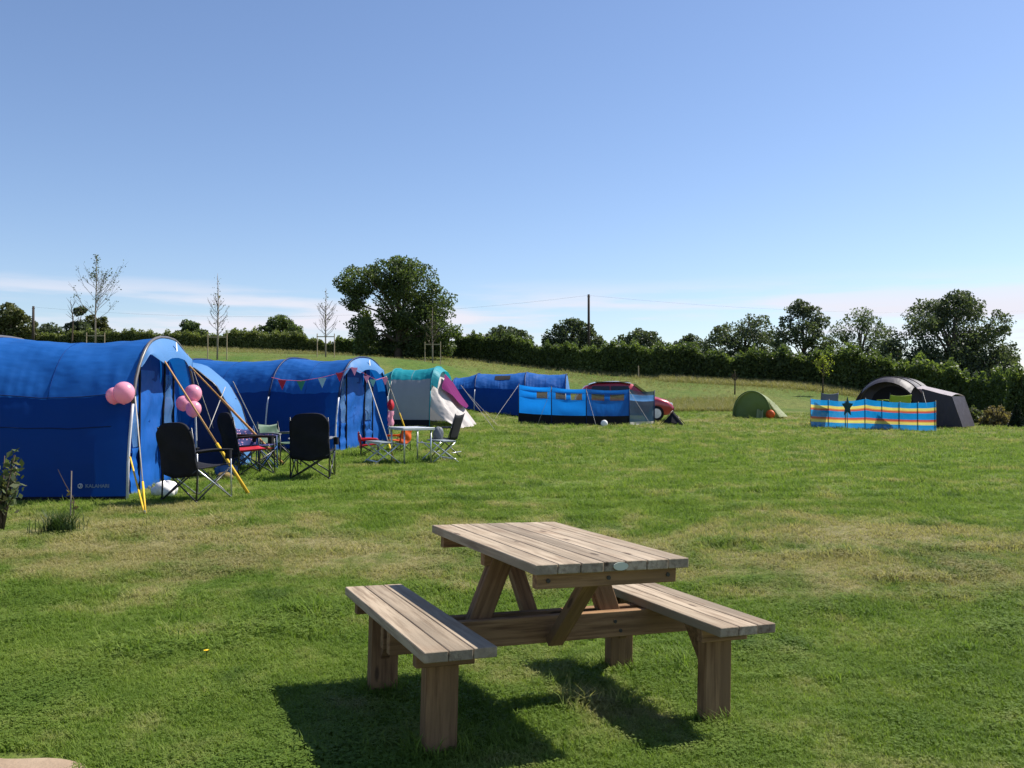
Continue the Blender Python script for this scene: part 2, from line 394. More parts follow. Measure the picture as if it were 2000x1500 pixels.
# ------------------------------------------------------------------ ground
NA, NTT = 190, 300
aa = np.linspace(-2.4, 2.4, NA); tt = np.linspace(math.log(2.4), math.log(1500), NTT)
yy = np.exp(tt) - 6; gx = aa[None, :] * (yy[:, None] + 6); gy = np.repeat(yy[:, None], NA, 1)
gzz = gzv(gx, gy)
ripple = .012 * np.sin(gx * 1.9 + 1.3 * np.sin(gy * .9)) * np.sin(gy * 1.4 + gx * .3)
gzz = gzz + ripple * (np.clip((gy - 5.8) / 2, 0, 1)) * np.clip((60 - gy) / 30, 0, 1)
verts = np.stack([gx, gy, gzz], -1).reshape(-1, 3)
idx = np.arange(NA * NTT).reshape(NTT, NA)
quads = np.stack([idx[:-1, :-1], idx[:-1, 1:], idx[1:, 1:], idx[1:, :-1]], -1).reshape(-1, 4)
gm = bpy.data.meshes.new('ground'); gm.from_pydata(verts.tolist(), [], quads.tolist())
gm.polygons.foreach_set('use_smooth', [True] * len(gm.polygons))
# meadow mask: rough field beyond the mown camping lawn
lawn_edge_px = np.array([-2000, 0, 300, 500, 760, 900, 1000, 1280, 1320, 1500, 1600, 1700, 1850, 1960, 2100, 4000])
lawn_edge_d = np.array([26, 26, 27, 29, 33, 36, 42, 44, 45, 46.5, 47, 47, 44, 41, 39, 39])
pxg = 1000 + F * gx / np.maximum(gy, .5)
edge = np.interp(pxg, lawn_edge_px, lawn_edge_d)
mead = np.clip((gy - edge) / 2.2 + .5, 0, 1).ravel()
at_ = gm.attributes.new('meadow', 'FLOAT', 'POINT'); at_.data.foreach_set('value', mead.astype(np.float32))
gm.materials.append(M['lawn'])
ground = bpy.data.objects.new('ground', gm); COL.objects.link(ground); tag(ground, 'mown camping lawn with dry patches running up to a hedge', kind='structure')
# worn slab corner at the lower left
t = NT('sandy_slab'); n = t.noise(t.pos(), 7, 6, .7); n2 = t.noise(t.pos(), 60, 3, .6)
M['sand'] = t.bsdf(t.mix(n2, t.ramp(n, [(.3, (.20, .14, .09)), (.7, (.40, .30, .21))]), (.30, .22, .15)), .9, .1, 0, t.bump(n2, .4, .01))
mb = MB()
def slab(u, v):
    x = -3.6 + u * (2.03 + .10 * math.sin(v * 9) + .05 * math.sin(v * 23)) ; y = 1.2 + v * (2.30 + .035 * math.sin(u * 11) + .03 * math.sin(u * 29) - .05 * u ** 3)
    return (x, y, gz(x, y) + .012 - (.03 if u > .99 or v > .99 else 0))
mb.grid(slab, 40, 40); path = mb.build('path', M['sand'], smooth=True); tag(path, 'worn sandy path edge in the near left corner', kind='structure')

# ------------------------------------------------------------------ mown grass blades (instanced tufts, one object)
def blade(v, c, ang, lean, h, w, bend, out, lvs, lv):
    d = np.array([math.cos(ang), math.sin(ang), 0]); s = np.array([-d[1], d[0], 0])
    b = np.array(c, float); m_ = b + np.array([0, 0, h * .55]) + d * lean * .35; e = b + np.array([0, 0, h]) + d * (lean + bend)
    o = len(v)
    v += [b - s * w / 2, b + s * w / 2, m_ + s * w * .4, m_ - s * w * .4, e]
    out += [(o, o + 1, o + 2, o + 3), (o + 3, o + 2, o + 4)]; lvs += [lv, lv]
def tuft_mesh(kind):
    v, f, lv = [], [], []
    if kind < 3:
        for i in range(9):
            a = random.uniform(0, 6.28); r = random.uniform(0, .035)
            h = random.uniform(.018, .042)
            blade(v, (r * math.cos(a * 2), r * math.sin(a * 2), -.004), random.uniform(0, 6.28), random.uniform(.005, .03), h, random.uniform(.0028, .0048), .008, f, lv, random.uniform(0, .93))
    elif kind == 3:      # clover
        for i in range(6):
            x, y, z = random.uniform(-.04, .04), random.uniform(-.04, .04), random.uniform(.015, .034)
            L = random.uniform(0, .6)
            for k in range(3):
                a = k * 2.09 + i; d = np.array([math.cos(a), math.sin(a), random.uniform(-.2, .35)]); s = np.array([-d[1], d[0], random.uniform(-.2, .2)])
                c = np.array([x, y, z]); o = len(v); r = .0080
                v += [c, c + d * r * .6 - s * r * .55, c + d * r * 1.2, c + d * r * .6 + s * r * .55]
                f += [(o, o + 1, o + 2, o + 3)]; lv += [L]
    else:                # a longer loose tuft
        for i in range(7):
            blade(v, (random.uniform(-.02, .02), random.uniform(-.02, .02), -.004), random.uniform(0, 6.28), random.uniform(.02, .06), random.uniform(.04, .075), .004, .02, f, lv, random.uniform(.3, 1))
    return v, f, lv
def scatter_object(name, mat, kinds, pts, ptk, rot, scl, label, cat):
    """one mesh that holds the source tufts and the points; geometry nodes puts a tuft on every point"""
    V, Fc, LV, src = [], [], [], []
    for k, (v, f, lv) in enumerate(kinds):
        o = len(V); V += [tuple(p) for p in v]; Fc += [tuple(i + o for i in q) for q in f]; LV += lv; src += [k + 1] * len(v)
    nsrc = len(V)
    allv = np.concatenate([np.array(V), pts])
    me = bpy.data.meshes.new(name); me.from_pydata(allv.tolist(), [], Fc)
    a = me.attributes.new('src', 'INT', 'POINT'); a.data.foreach_set('value', np.concatenate([np.array(src), -(ptk + 1)]).astype(np.int32))
    a = me.attributes.new('lv', 'FLOAT', 'FACE'); a.data.foreach_set('value', np.array(LV, dtype=np.float32))
    a = me.attributes.new('rz', 'FLOAT', 'POINT'); a.data.foreach_set('value', np.concatenate([np.zeros(nsrc), rot]).astype(np.float32))
    a = me.attributes.new('sc', 'FLOAT', 'POINT'); a.data.foreach_set('value', np.concatenate([np.ones(nsrc), scl]).astype(np.float32))
    me.materials.append(mat)
    o = bpy.data.objects.new(name, me); COL.objects.link(o)
    ng = bpy.data.node_groups.new(name + '_scatter', 'GeometryNodeTree')
    ng.interface.new_socket('Geometry', in_out='INPUT', socket_type='NodeSocketGeometry'); ng.interface.new_socket('Geometry', in_out='OUTPUT', socket_type='NodeSocketGeometry')
    N = ng.nodes; L = ng.links
    gi = N.new('NodeGroupInput'); go = N.new('NodeGroupOutput'); jn = N.new('GeometryNodeJoinGeometry')
    def attr(nm, dt):
        x = N.new('GeometryNodeInputNamedAttribute'); x.data_type = dt; x.inputs[0].default_value = nm; return x.outputs[0]
    sa = attr('src', 'INT'); rz = attr('rz', 'FLOAT'); sc = attr('sc', 'FLOAT')
    cmb = N.new('ShaderNodeCombineXYZ'); L.new(rz, cmb.inputs[2])
    def pick(val):
        cp = N.new('FunctionNodeCompare'); cp.data_type = 'INT'; cp.operation = 'EQUAL'
        ins = [i for i in cp.inputs if i.type == 'INT']; L.new(sa, ins[0]); ins[1].default_value = val
        sp = N.new('GeometryNodeSeparateGeometry'); sp.domain = 'POINT'; L.new(gi.outputs[0], sp.inputs[0]); L.new(cp.outputs[0], sp.inputs[1]); return sp.outputs[0]
    for k in range(len(kinds)):
        io = N.new('GeometryNodeInstanceOnPoints'); L.new(pick(-(k + 1)), io.inputs['Points']); L.new(pick(k + 1), io.inputs['Instance'])
        L.new(cmb.outputs[0], io.inputs['Rotation']); L.new(sc, io.inputs['Scale']); L.new(io.outputs[0], jn.inputs[0])
    L.new(jn.outputs[0], go.inputs[0])
    md = o.modifiers.new('scatter', 'NODES'); md.node_group = ng
    return tag(o, label, cat, kind='stuff')
def lawn_points(d0, d1, dens, spread=1.08):
    area = (d1 ** 2 - d0 ** 2) * (1000 / F) * spread
    n = int(area * dens); y = np.sqrt(rng.uniform(d0 ** 2, d1 ** 2, n)); x = rng.uniform(-1, 1, n) * y * (1000 / F) * spread
    return x, y
X, Y, S = [], [], []
for d0, d1, dens, sc_ in [(2.0, 5.2, 3400, .80), (5.2, 8, 1700, .92), (8, 12, 640, 1.2), (12, 18, 200, 1.7), (18, 30, 70, 2.3), (30, 46, 26, 2.8)]:
    x, y = lawn_points(d0, d1, dens); X.append(x); Y.append(y); S.append(np.full(len(x), sc_) * rng.uniform(.75, 1.25, len(x)))
X, Y, S = map(np.concatenate, (X, Y, S))
slabm = (X < -1.56 + .06 * np.sin(Y * 9)) & (Y < 3.46 + .03 * np.sin(X * 9))
X, Y, S = X[~slabm], Y[~slabm], S[~slabm]
def vnoise(x, y, s, seed):
    r2 = np.random.default_rng(seed); out = 0
    for i in range(6):
        a, ph, k = r2.uniform(0, 6.28), r2.uniform(0, 6.28), s * r2.uniform(.6, 1.7)
        out = out + np.sin((x * math.cos(a) + y * math.sin(a)) * k + ph)
    return out / 6
OFF_ = .6474
cl = vnoise(X, Y, 3.2, 3)
kind = rng.integers(0, 3, len(X))
u = rng.uniform(0, 1, len(X)); kind[(u < .10 + .38 * np.clip(cl * 2.2, 0, 1)) & (Y < 9)] = 3
kind[(u > .985)] = 4
ex, ey, ek, es = [], [], [], []
for su in (-.42, .44):
    for sv in (-OFF_, OFF_):
        q = table_pt(su, sv, 0)
        for k in range(70):
            a = random.uniform(0, 6.28); r = random.uniform(.07, .13); ex.append(q[0] + r * math.cos(a)); ey.append(q[1] + r * math.sin(a) * .8); ek.append(random.choice((0, 1, 2, 4))); es.append(random.uniform(.9, 1.5))
for k in range(85):
    d_ = random.uniform(4.2, 13); x_ = random.uniform(-.58, .58) * d_; w_c, h_c = random.uniform(.08, .32), random.uniform(.05, .14)
    for j in range(int(260 * w_c)):
        ex.append(x_ + random.gauss(0, w_c)); ey.append(d_ + random.gauss(0, h_c)); ek.append(random.choice((0, 1, 2, 2, 4, 3))); es.append(random.uniform(1.1, 1.9))
X, Y, S, kind = np.concatenate([X, ex]), np.concatenate([Y, ey]), np.concatenate([S, es]), np.concatenate([kind, np.array(ek)])
S = S * (1 + .35 * np.clip(vnoise(X, Y, 5, 9) * 2, -.6, 1))
grass = scatter_object('grass', M['blade'], [tuft_mesh(k) for k in range(5)], np.stack([X, Y, gzv(X, Y)], 1), kind, rng.uniform(0, 6.28, len(X)), S,
                       'short mown grass and clover covering the camping lawn', 'grass')
# rough seeded grass along the foot of the hedge and on the bank
def mead_tuft():
    v, f, lv = [], [], []
    for i in range(12):
        blade(v, (random.uniform(-.12, .12), random.uniform(-.12, .12), -.02), random.uniform(0, 6.28), random.uniform(.02, .15), random.uniform(.15, .42), .012, .06, f, lv, random.uniform(0, 1))
    return v, f, lv
n = 16000
pxm = rng.uniform(-150, 2100, n); hd = np.interp(pxm, [-200, 300, 900, 1240, 1600, 1900, 2100], [100, 104, 96, 77, 67, 56, 46])
ed = np.interp(pxm, lawn_edge_px, lawn_edge_d); uu = rng.uniform(0, 1, n) ** .22
dm = ed + 1 + (hd - ed - 1) * uu; xm = (pxm - 1000) / F * dm
n2_ = 5200; pa = rng.uniform(1290, 1700, n2_); da = np.interp(pa, [1240, 1600, 1900], [76, 66.3, 56]) - .3 - rng.uniform(0, 1, n2_) ** 2 * 4.5
pb = rng.uniform(1285, 1470, 2600); db = np.interp(pb, lawn_edge_px, lawn_edge_d) + .6 + rng.uniform(0, 1, 2600) ** 1.6 * 9
pc = rng.uniform(1840, 2000, 1200); dc_ = np.interp(pc, lawn_edge_px, lawn_edge_d) + .2 + rng.uniform(0, 1, 1200) * 9
pxm, dm, uu = np.concatenate([pxm, pa, pb, pc]), np.concatenate([dm, da, db, dc_]), np.concatenate([uu, np.full(n2_, 1.12), np.full(2600, .9), np.full(1200, .9)]); n = len(dm); xm = (pxm - 1000) / F * dm
meadow = scatter_object('meadow_grass', M['straw'], [mead_tuft() for k in range(3)], np.stack([xm, dm, gzv(xm, dm)], 1), rng.integers(0, 3, n), rng.uniform(0, 6.28, n),
                        rng.uniform(.35, .95, n) * (.55 + .6 * uu ** 3), 'rough straw coloured grass on the bank below the hedge', 'grass')

# ------------------------------------------------------------------ picnic table
l_, w_ = Vector((math.sin(tyaw), math.cos(tyaw), 0)), Vector((math.cos(tyaw), -math.sin(tyaw), 0))
m3 = Matrix(TR3.tolist()) @ Matrix(((w_.x, l_.x, 0), (w_.y, l_.y, 0), (0, 0, 1)))
pt_mat = Matrix.Translation(Vector(table_pt(0, 0, 0))) @ m3.to_4x4()
pt = empty('picnic_table', pt_mat, 'weathered wooden picnic table with two attached benches on the near lawn', 'picnic table')
def beam(name, p0, p1, w, h, mat, parent, up=(0, 0, 1), roll=0, bevel=.0028):
    """timber whose local x runs p0 to p1, w across, h along up; coordinates v (right), u (away), z"""
    p0, p1 = Vector(p0), Vector(p1); x = (p1 - p0).normalized(); z = Vector(up); z = (z - x * z.dot(x)).normalized(); y = z.cross(x)
    mb = MB().box((0, 0, 0), ((p1 - p0).length, w, h)); o = mb.build(name, mat, parent, bevel=bevel)
    mm = Matrix((x, y, z)).transposed().to_4x4(); mm.translation = (p0 + p1) / 2
    o.matrix_local = mm; return o
LT, WT, HT, LS, WS, OFF, HS, TH = 1.2976, .7035, .758, 1.3164, .293, .6474, .4618, .040
bw = WT / 7
for i in range(7):
    v = -WT / 2 + bw * (i + .5); j = random.uniform(-.004, .004)
    b = beam('tabletop_board', (v, -LT / 2 + j, HT - TH / 2), (v, LT / 2 + j, HT - TH / 2 + random.uniform(-.001, .001)), bw - .0035, TH, M['deck'], pt)
for s in (-1, 1):
    for i in range(3):
        v = s * OFF - WS / 2 + WS / 3 * (i + .5); j = random.uniform(-.004, .004)
        beam('seat_board', (v, -LS / 2 + j, HS - TH / 2), (v, LS / 2 + j, HS - TH / 2), WS / 3 - .0035, TH, M['deck'], pt)
for u in (-.575, 0, .575):
    beam('tabletop_bearer', (-.318, u, HT - TH - .033), (.322, u, HT - TH - .033), .045, .065, M['frame'], pt)
for u in (-.0525, .0525):
    beam('cross_beam', (-.76, u, HS - TH - .0605), (.76, u, HS - TH - .0605), .045, .12, M['frame'], pt)
for s in (-1, 1):
    beam('table_leg', (s * .375, 0, HS - TH - .12), (s * .215, 0, HT - TH - .01), .10, .058, M['frame'], pt, up=(0, 1, 0))
    beam('brace', (0, s * .105, HS - TH - .11), (0, s * .50, HT - TH - .015), .075, .045, M['frame'], pt)
    for u in (-.42, .44):
        c = -1 if u < 0 else 1
        beam('bench_leg', (s * OFF, u, -.03), (s * OFF, u, HS - TH - .002), .133, .07, M['frame'], pt, up=(0, 1, 0))
        beam('seat_bearer', (s * OFF - .125, u + c * .06, HS - TH - .032), (s * OFF + .115, u + c * .06, HS - TH - .032), .045, .06, M['frame'], pt)
        mb = MB(); y0 = u - c * .036; zt = HS - TH - .002
        for dx in (-.02, .02): mb.add([(s * OFF + dx, y0, zt), (s * OFF + dx, y0 - c * .20, zt), (s * OFF + dx, y0 - c * .15, zt), (s * OFF + dx, y0, zt - .26), (s * OFF + dx, y0 - c * .2, zt - .02)], [])
        mb.f = [(0, 1, 4, 3), (8, 9, 6, 5), (0, 3, 8, 5), (3, 4, 9, 8), (4, 1, 6, 9), (0, 5, 6, 1)]
        mb.build('knee_brace', M['frame'], pt)
mb = MB(); pts = [(.025 + .034 * math.cos(a * .393), -LT / 2 - .006, HT - TH / 2 + .0005 + .0165 * math.sin(a * .393)) for a in range(16)]
mb.add(pts + [(x, y + .005, z) for x, y, z in pts], [tuple(range(16))] + [(i, (i + 1) % 16, 16 + (i + 1) % 16, 16 + i) for i in range(16)])
o = mb.build('maker_plate', M['plate'], pt); tag(o, 'oval pale metal plate on the table end')
for v, u, z in [(-.27, -.599, .685), (.0, -.599, .685), (.28, -.599, .685), (.33, -.0765, .375), (.36, -.0765, .33), (-.36, -.0765, .34)]:
    MB().tube([(v, u - .004, z), (v, u + .004, z)], .009, 8).build('bolt', M['bolt'], pt)

# ------------------------------------------------------------------ tents
def rope_to(root, name, a_world, b_world, r, mat, sag=0, peg=True, mat2=None, split=.6):
    inv = root.matrix_world.inverted(); a, b = inv @ Vector(a_world), inv @ Vector(b_world)
    pts = [a.lerp(b, k / 6) - Vector((0, 0, sag * math.sin(math.pi * k / 6))) for k in range(7)]
    o = None
    if mat2 is None: o = MB().tube(pts, r, 5).build(name, mat, root, True)
    else:
        m_ = a.lerp(b, split)
        o = MB().tube([a, m_], r * .8, 5).build(name, mat, root, True)
        MB().tube([m_, b], r * 1.35, 5).build('webbing', mat2, o, True)
    if peg:
        MB().tube([b + Vector((0, 0, -.06)), b + Vector((0, 0, .04))], .008, 5).build('peg', M['alu'], o)
    return o
def sprof(th, w, H, n=2.9, lean=.07):
    c, s = math.cos(th), math.sin(th)
    y = w * math.copysign(abs(c) ** (2 / n), c); z = H * abs(s) ** (2 / n)
    return y * (1 - lean * z / H), z
def tunnel(name, label, front, az, w, H, bays, mats, hoop_r=.022, hoop_mats=None, seam=1.32, rear=1.0, hmul=None, lean=.07, npow=2.9, wrk=.02):
    """tunnel tent: local +Y is out of the front, body runs to -Y; bays = list of bay lengths"""
    zg = gz(front[0], front[1]); root = empty(name, place((front[0], front[1], zg), az), label, 'tent')
    mw = root.matrix_world.copy()
    def gl(x, y):
        q = mw @ Vector((x, y, 0)); return gz(q.x, q.y) - zg
    ys = [0]
    for b in bays: ys.append(ys[-1] - b)
    hm = hmul or [1] * len(ys)
    th_s = math.asin((seam / H) ** (npow / 2))
    def sec(y, f):   # section scale at y
        for k in range(len(bays)):
            if ys[k + 1] <= y <= ys[k]:
                s = (ys[k] - y) / bays[k]; base = hm[k] + (hm[k + 1] - hm[k]) * s
                return base * (1 - f * math.sin(math.pi * s))
        return hm[-1]
    def pt_(th, y, k=1.0):
        sg = sec(y, .035); x, z = sprof(th, w * (1 - (1 - sg) * .5), H * sg, npow, lean)
        wr = wrk * math.sin(y * 5 + th * 7) * math.sin(th * 2) + wrk * .6 * math.sin(y * 13 - th * 11)
        puck = math.exp(-((min(th, math.pi - th) - th_s - .08) / .16) ** 2) * .5 + .12
        wr += wrk * 1.1 * puck * math.sin(y * 34 + 4 * math.sin(y * 4.3) + th * 3) * (abs(math.sin(th)) > .2)
        z = max(z, 0); return Vector((x * k, y + wr * .3, z * k + gl(x, y) * (1 - z / H) + wr * .5 * (z > .3) - (.02 if z < .01 else 0)))
    for k in range(len(bays)):
        y0, y1 = ys[k], ys[k + 1]
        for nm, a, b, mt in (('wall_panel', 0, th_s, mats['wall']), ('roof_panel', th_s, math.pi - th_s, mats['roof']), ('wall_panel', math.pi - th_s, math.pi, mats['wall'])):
            MB().grid(lambda i, j: pt_(a + (b - a) * i, y0 + (y1 - y0) * j), 22 if nm[0] == 'r' else 10, 56).build(nm, mt, root, True)
    for s_ in (0, math.pi):
        MB().grid(lambda i, j: pt_(s_, ys[-1] * i, 1.0) + Vector(((.008 if s_ == 0 else -.008), 0, .075 * j)), 30, 1).build('hem', M['black'], root, True)
    for k in range(len(bays)):
        for f_ in (.5,): MB().tube([pt_(th_s + (math.pi - 2 * th_s) * i / 20, ys[k] - bays[k] * f_, 1.0015) for i in range(21)], .004, 4).build('seam', mats['wall'], root, True)
    yb = ys[-1]
    def rearf(i, j):
        p = pt_(math.pi * i, yb); q = Vector((p.x * .75, yb - rear * (1 - (p.z / H) ** 2 * .9), gl(p.x, yb))); 
        q.z = p.z * (1 - j); q.y = yb - rear * (1 - (1 - j) ** 2) * (1 if p.z > .05 else 1); q.x = p.x * (1 - .25 * j); q.z += gl(q.x, q.y) * j; return q
    MB().grid(rearf, 20, 6).build('rear_panel', mats['wall'], root, True)
    for k, y in enumerate(ys):
        pts = [pt_(math.pi * i / 28, y, 1.006) for i in range(29)]
        hmt = (hoop_mats or [M['pole_grey'], M['pole_light']])
        o = MB().tube(pts[4:25], hoop_r, 6).build('hoop', hmt[0], root, True)
        for q in (pts[:5], pts[24:]): MB().tube(q, hoop_r * .8, 6).build('pole_leg', hmt[1], o, True)
    root['_w'] = w; root['_h'] = H
    return root, pt_, gl
def tent_front(root, pt_, gl, w, H, mats, visor=.16, chord=.80, recess=.22, logo=True):
    """gable visor, recessed front wall with door, side windows and zips"""
    def fr(k, j):                       # k across 0..1, j up 0..1 inside the hoop profile
        a = math.pi * (1 - k); p = pt_(a, 0, .97); return Vector((p.x, -recess, gl(p.x, 0) + p.z * j))
    mb = MB(); N_ = 24
    rows = []
    for i in range(N_ + 1):
        x = -1 + 2 * i / N_
        th = math.acos(max(-1, min(1, x))); p = pt_(th, -.02, .975); rows.append(p)
    # front wall strips by x range
    def zt(x):
        best = 0
        for a, b in zip(rows[:-1], rows[1:]):
            lo, hi = sorted((a.x, b.x))
            if lo - 1e-6 <= x <= hi + 1e-6:
                k = (x - a.x) / (b.x - a.x) if abs(b.x - a.x) > 1e-6 else 0; best = max(best, a.z + (b.z - a.z) * k)
        return best if best else .05
    W_ = w * .93
    def strip(name, x0, x1, mat, z0=0.0, z1=None, y=-recess, wob=.015, par=root):
        def f(i, j):
            x = x0 + (x1 - x0) * i; top = zt(x) if z1 is None else min(z1, zt(x) - .02); b = gl(x, 0) + z0 - (.02 if z0 == 0 else 0)
            return Vector((x * 1.0, y + wob * math.sin(x * 9 + j * 7) + wob * .6 * math.sin(j * 19 + x * 3), b + (top - b) * j))
        return MB().grid(f, 8, 14).build(name, mat, par, True)
    strip('front_panel', -W_, -W_ * .62, mats['door']); strip('front_panel', W_ * .62, W_, mats['door'])
    strip('mesh_panel', -W_ * .62, -W_ * .30, mats['wall'], y=-recess - .01); strip('mesh_panel', W_ * .42, W_ * .62, mats['wall'], y=-recess - .01)
    for x0, x1 in ((-W_ * .60, -W_ * .33), (W_ * .45, W_ * .60)):
        strip('window', x0, x1, M['clear'], .62, 1.62, -recess + .03); strip('door_flap', x0 - .02, x1 + .02, mats['door'], 0, .60, -recess + .03)
    d = strip('door', -W_ * .30, W_ * .42, mats['wall'], 0, None, -recess - .03)
    strip('door_flap', -W_ * .26, W_ * .40, mats['door'], 0, 1.66, -recess + .01, .03, d)
    for x, s in ((-W_ * .62, .0), (-W_ * .29, .05), (W_ * .42, 0)):
        pts = [Vector((x + s * math.sin(k * .5), -recess + .045, gl(x, 0) + .02 + (zt(x) - .25) * k / 10)) for k in range(11)]
        MB().tube(pts, .018, 5).build('zip', M['black'], d, True)
    # visor
    def vis(i, j):
        th = R(46) + (math.pi - R(92)) * i; p = pt_(th, 0, 1.004)
        zc = float(np.interp(i, [0, .12, .33, .42, .5, .58, .67, .88, 1], [.93, .875, .822, .862, .872, .862, .822, .875, .93])) * H
        q = Vector((p.x * .985, visor * math.sin(math.pi * i) ** .6, min(zc, p.z - .01) + gl(p.x, 0) * .2))
        r = p.lerp(q, j); r.y += .03 * math.sin(j * math.pi); return r
    v = MB().grid(vis, 30, 8).build('visor', mats['visor'], root, True)
    if logo:
        c = vis(.5, .45) + Vector((0, .03, 0))
        MB().box(c, (.05, .004, .13), Matrix.Rotation(.3, 3, 'Y')).build('emblem', M['white'], v)
    return vis
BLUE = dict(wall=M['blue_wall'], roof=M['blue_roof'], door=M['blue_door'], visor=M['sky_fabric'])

# large blue tent on the left
fa, fb = Vector((-4.83, 11.4, 0)), Vector((-5.07, 14.6, 0)); fc = (fa + fb) / 2
AZ1 = 90 - math.degrees(math.atan2(.24, 3.2)) * 1
t1, p1, g1 = tunnel('tunnel_tent', 'large blue tunnel tent at left with pink balloons and lettering on its side', fc, AZ1, 1.60, 2.12, [2.15, 2.5], BLUE, rear=.8)
vis1 = tent_front(t1, p1, g1, 1.60, 2.12, BLUE)
mw1 = t1.matrix_world
def ground_px(px, py, d0, d1):
    best = None
    for k in range(400):
        d = d0 + (d1 - d0) * k / 399; p = P(px, py, d); e = abs(p.z - gz(p.x, p.y))
        if best is None or e < best[0]: best = (e, p)
    p = best[1]; return Vector((p.x, p.y, gz(p.x, p.y)))
tipA, tipB = mw1 @ vis1(.66, 1.0), mw1 @ vis1(.12, 1.0)
rope_to(t1, 'guy_rope', P(322, 706, 12.3), ground_px(488, 968, 9, 15), .017, M['rope_o'], mat2=M['rope_y'], split=.62)
rope_to(t1, 'guy_rope', P(364, 708, 13.9), ground_px(556, 908, 13, 19), .017, M['rope_o'], mat2=M['rope_o'], split=.3)
pg = ground_px(284, 1004, 8, 13)
rope_to(t1, 'guy_rope', P(264, 775, 11.45), pg, .010, M['rope_w'], mat2=M['rope_y'], split=.75)
rope_to(t1, 'guy_rope', P(254, 893, 11.4), pg + Vector((-.02, .02, 0)), .012, M['rope_y'])
rope_to(t1, 'guy_rope', P(366, 690, 14.4), ground_px(440, 905, 14, 20), .007, M['rope_w'])
for z_, y0, y1 in ((.93, -.25, -4.4), (1.335, -.1, -4.4)):
    th_ = math.asin((z_ / 2.12) ** 1.45); MB().tube([p1(th_, y0 + (y1 - y0) * k / 16, 1.002) for k in range(17)], .006, 4).build('seam', M['navy'], t1)
MB().tube([p1(.02 + (.62) * k / 12, -2.05, 1.003) for k in range(13)], .007, 4).build('seam', M['navy'], t1)
# lettering on the near side wall
def text_mesh(txt, size):
    cu = bpy.data.curves.new('txt', 'FONT'); cu.body = txt; cu.size = size; cu.extrude = .001; cu.offset = .002
    ob = bpy.data.objects.new('txt', cu); COL.objects.link(ob); bpy.context.view_layer.update()
    me = bpy.data.meshes.new_from_object(ob.evaluated_get(bpy.context.evaluated_depsgraph_get())); bpy.data.objects.remove(ob); return me
# near wall lies at local +x or -x: the side towards the camera
side = 1 if (mw1 @ Vector((1.6, -1, 0))).y < (mw1 @ Vector((-1.6, -1, 0))).y else -1
me = text_mesh('KALAHARI', .062); me.materials.append(plain('print_pale', (.16, .21, .30), .6))
o = bpy.data.objects.new('lettering', me); COL.objects.link(o); o.parent = t1
lp = p1(.035 if side > 0 else math.pi - .035, -.55)
o.matrix_local = Matrix.Translation((lp.x * 1.012, -.52, .15)) @ Matrix.Rotation(R(90) * side, 4, 'Z') @ Matrix.Rotation(R(90), 4, 'X') @ Matrix.Shear('XZ', 4, (.0, .0))
tag(o, 'pale printed lettering low on the tent wall')
mb = MB(); mb.tube([(math.cos(a * .9) * .028, 0, math.sin(a * .9) * .028) for a in range(8)], .006, 5); mb.tube([(-.012, 0, -.02), (.012, 0, .0), (-.006, 0, .02)], .006, 5)
o = mb.build('emblem', M['pole_light'], t1, True); o.location = (lp.x * 1.014, -.585 if False else -.58, .172); o.rotation_euler = (0, 0, R(90) * side)

# second blue tunnel tent further along the row
fa, fb = Vector((-3.88, 19.9, 0)), Vector((-3.12, 23.1, 0)); fc2 = (fa + fb) / 2; dv = fb - fa
AZ2 = 90 + math.degrees(math.atan2(dv.x, dv.y))
t2, p2, g2 = tunnel('tunnel_tent', 'blue tunnel tent hung with bunting behind the group of camp chairs', fc2, AZ2, 1.64, 2.12, [1.7, 2.6], BLUE, rear=.8, hoop_mats=[M['navy'], M['pole_light']])
vis2 = tent_front(t2, p2, g2, 1.64, 2.12, BLUE)
rope_to(t2, 'guy_rope', P(716, 735, 20.6), ground_px(772, 905, 17, 22), .014, M['rope_w'], mat2=M['rope_y'], split=.8)
rope_to(t2, 'guy_rope', P(754, 735, 22.2), ground_px(800, 862, 21, 26), .016, M['rope_w'], mat2=M['rope_y'], split=.55)

# low porch tent between the two big blue ones
prof = [(-3.2, .0), (-2.8, 1.25), (-2.2, 1.78), (-1.2, 1.98), (-.35, 1.97), (.15, 1.80), (.50, 1.50), (.72, 1.10), (.86, .62), (.92, 0.0)]
pr0 = Vector((-5.95, 17.0, 0)); zg = gz(pr0.x, pr0.y)
t3 = empty('porch_tent', place((pr0.x, pr0.y, zg), 80), 'dark blue porch tent with a light blue curved front between two larger tents', 'tent')
def pr3(k, side_):    # k index float along the profile; local y = forward, x across
    i = min(int(k), len(prof) - 2); f = k - i; a, b = prof[i], prof[i + 1]
    return a[0] + (b[0] - a[0]) * f, a[1] + (b[1] - a[1]) * f
nK = len(prof) - 1; HWID = .95
def shell(i, j, k0, k1):
    y, z = pr3(k0 + (k1 - k0) * i, 0); x = -HWID + 2 * HWID * j; z *= 1 + .05 * math.sin(j * math.pi) - .03
    return Vector((x, y + .08 * math.sin(j * math.pi) * (1 if y > 0 else 0), z))
MB().grid(lambda i, j: shell(i, j, 0, 3.6), 24, 12).build('roof_panel', M['blue_roof'], t3, True)
MB().grid(lambda i, j: shell(i, j, 3.6, nK), 28, 12).build('front_panel', M['sky_fabric'], t3, True)
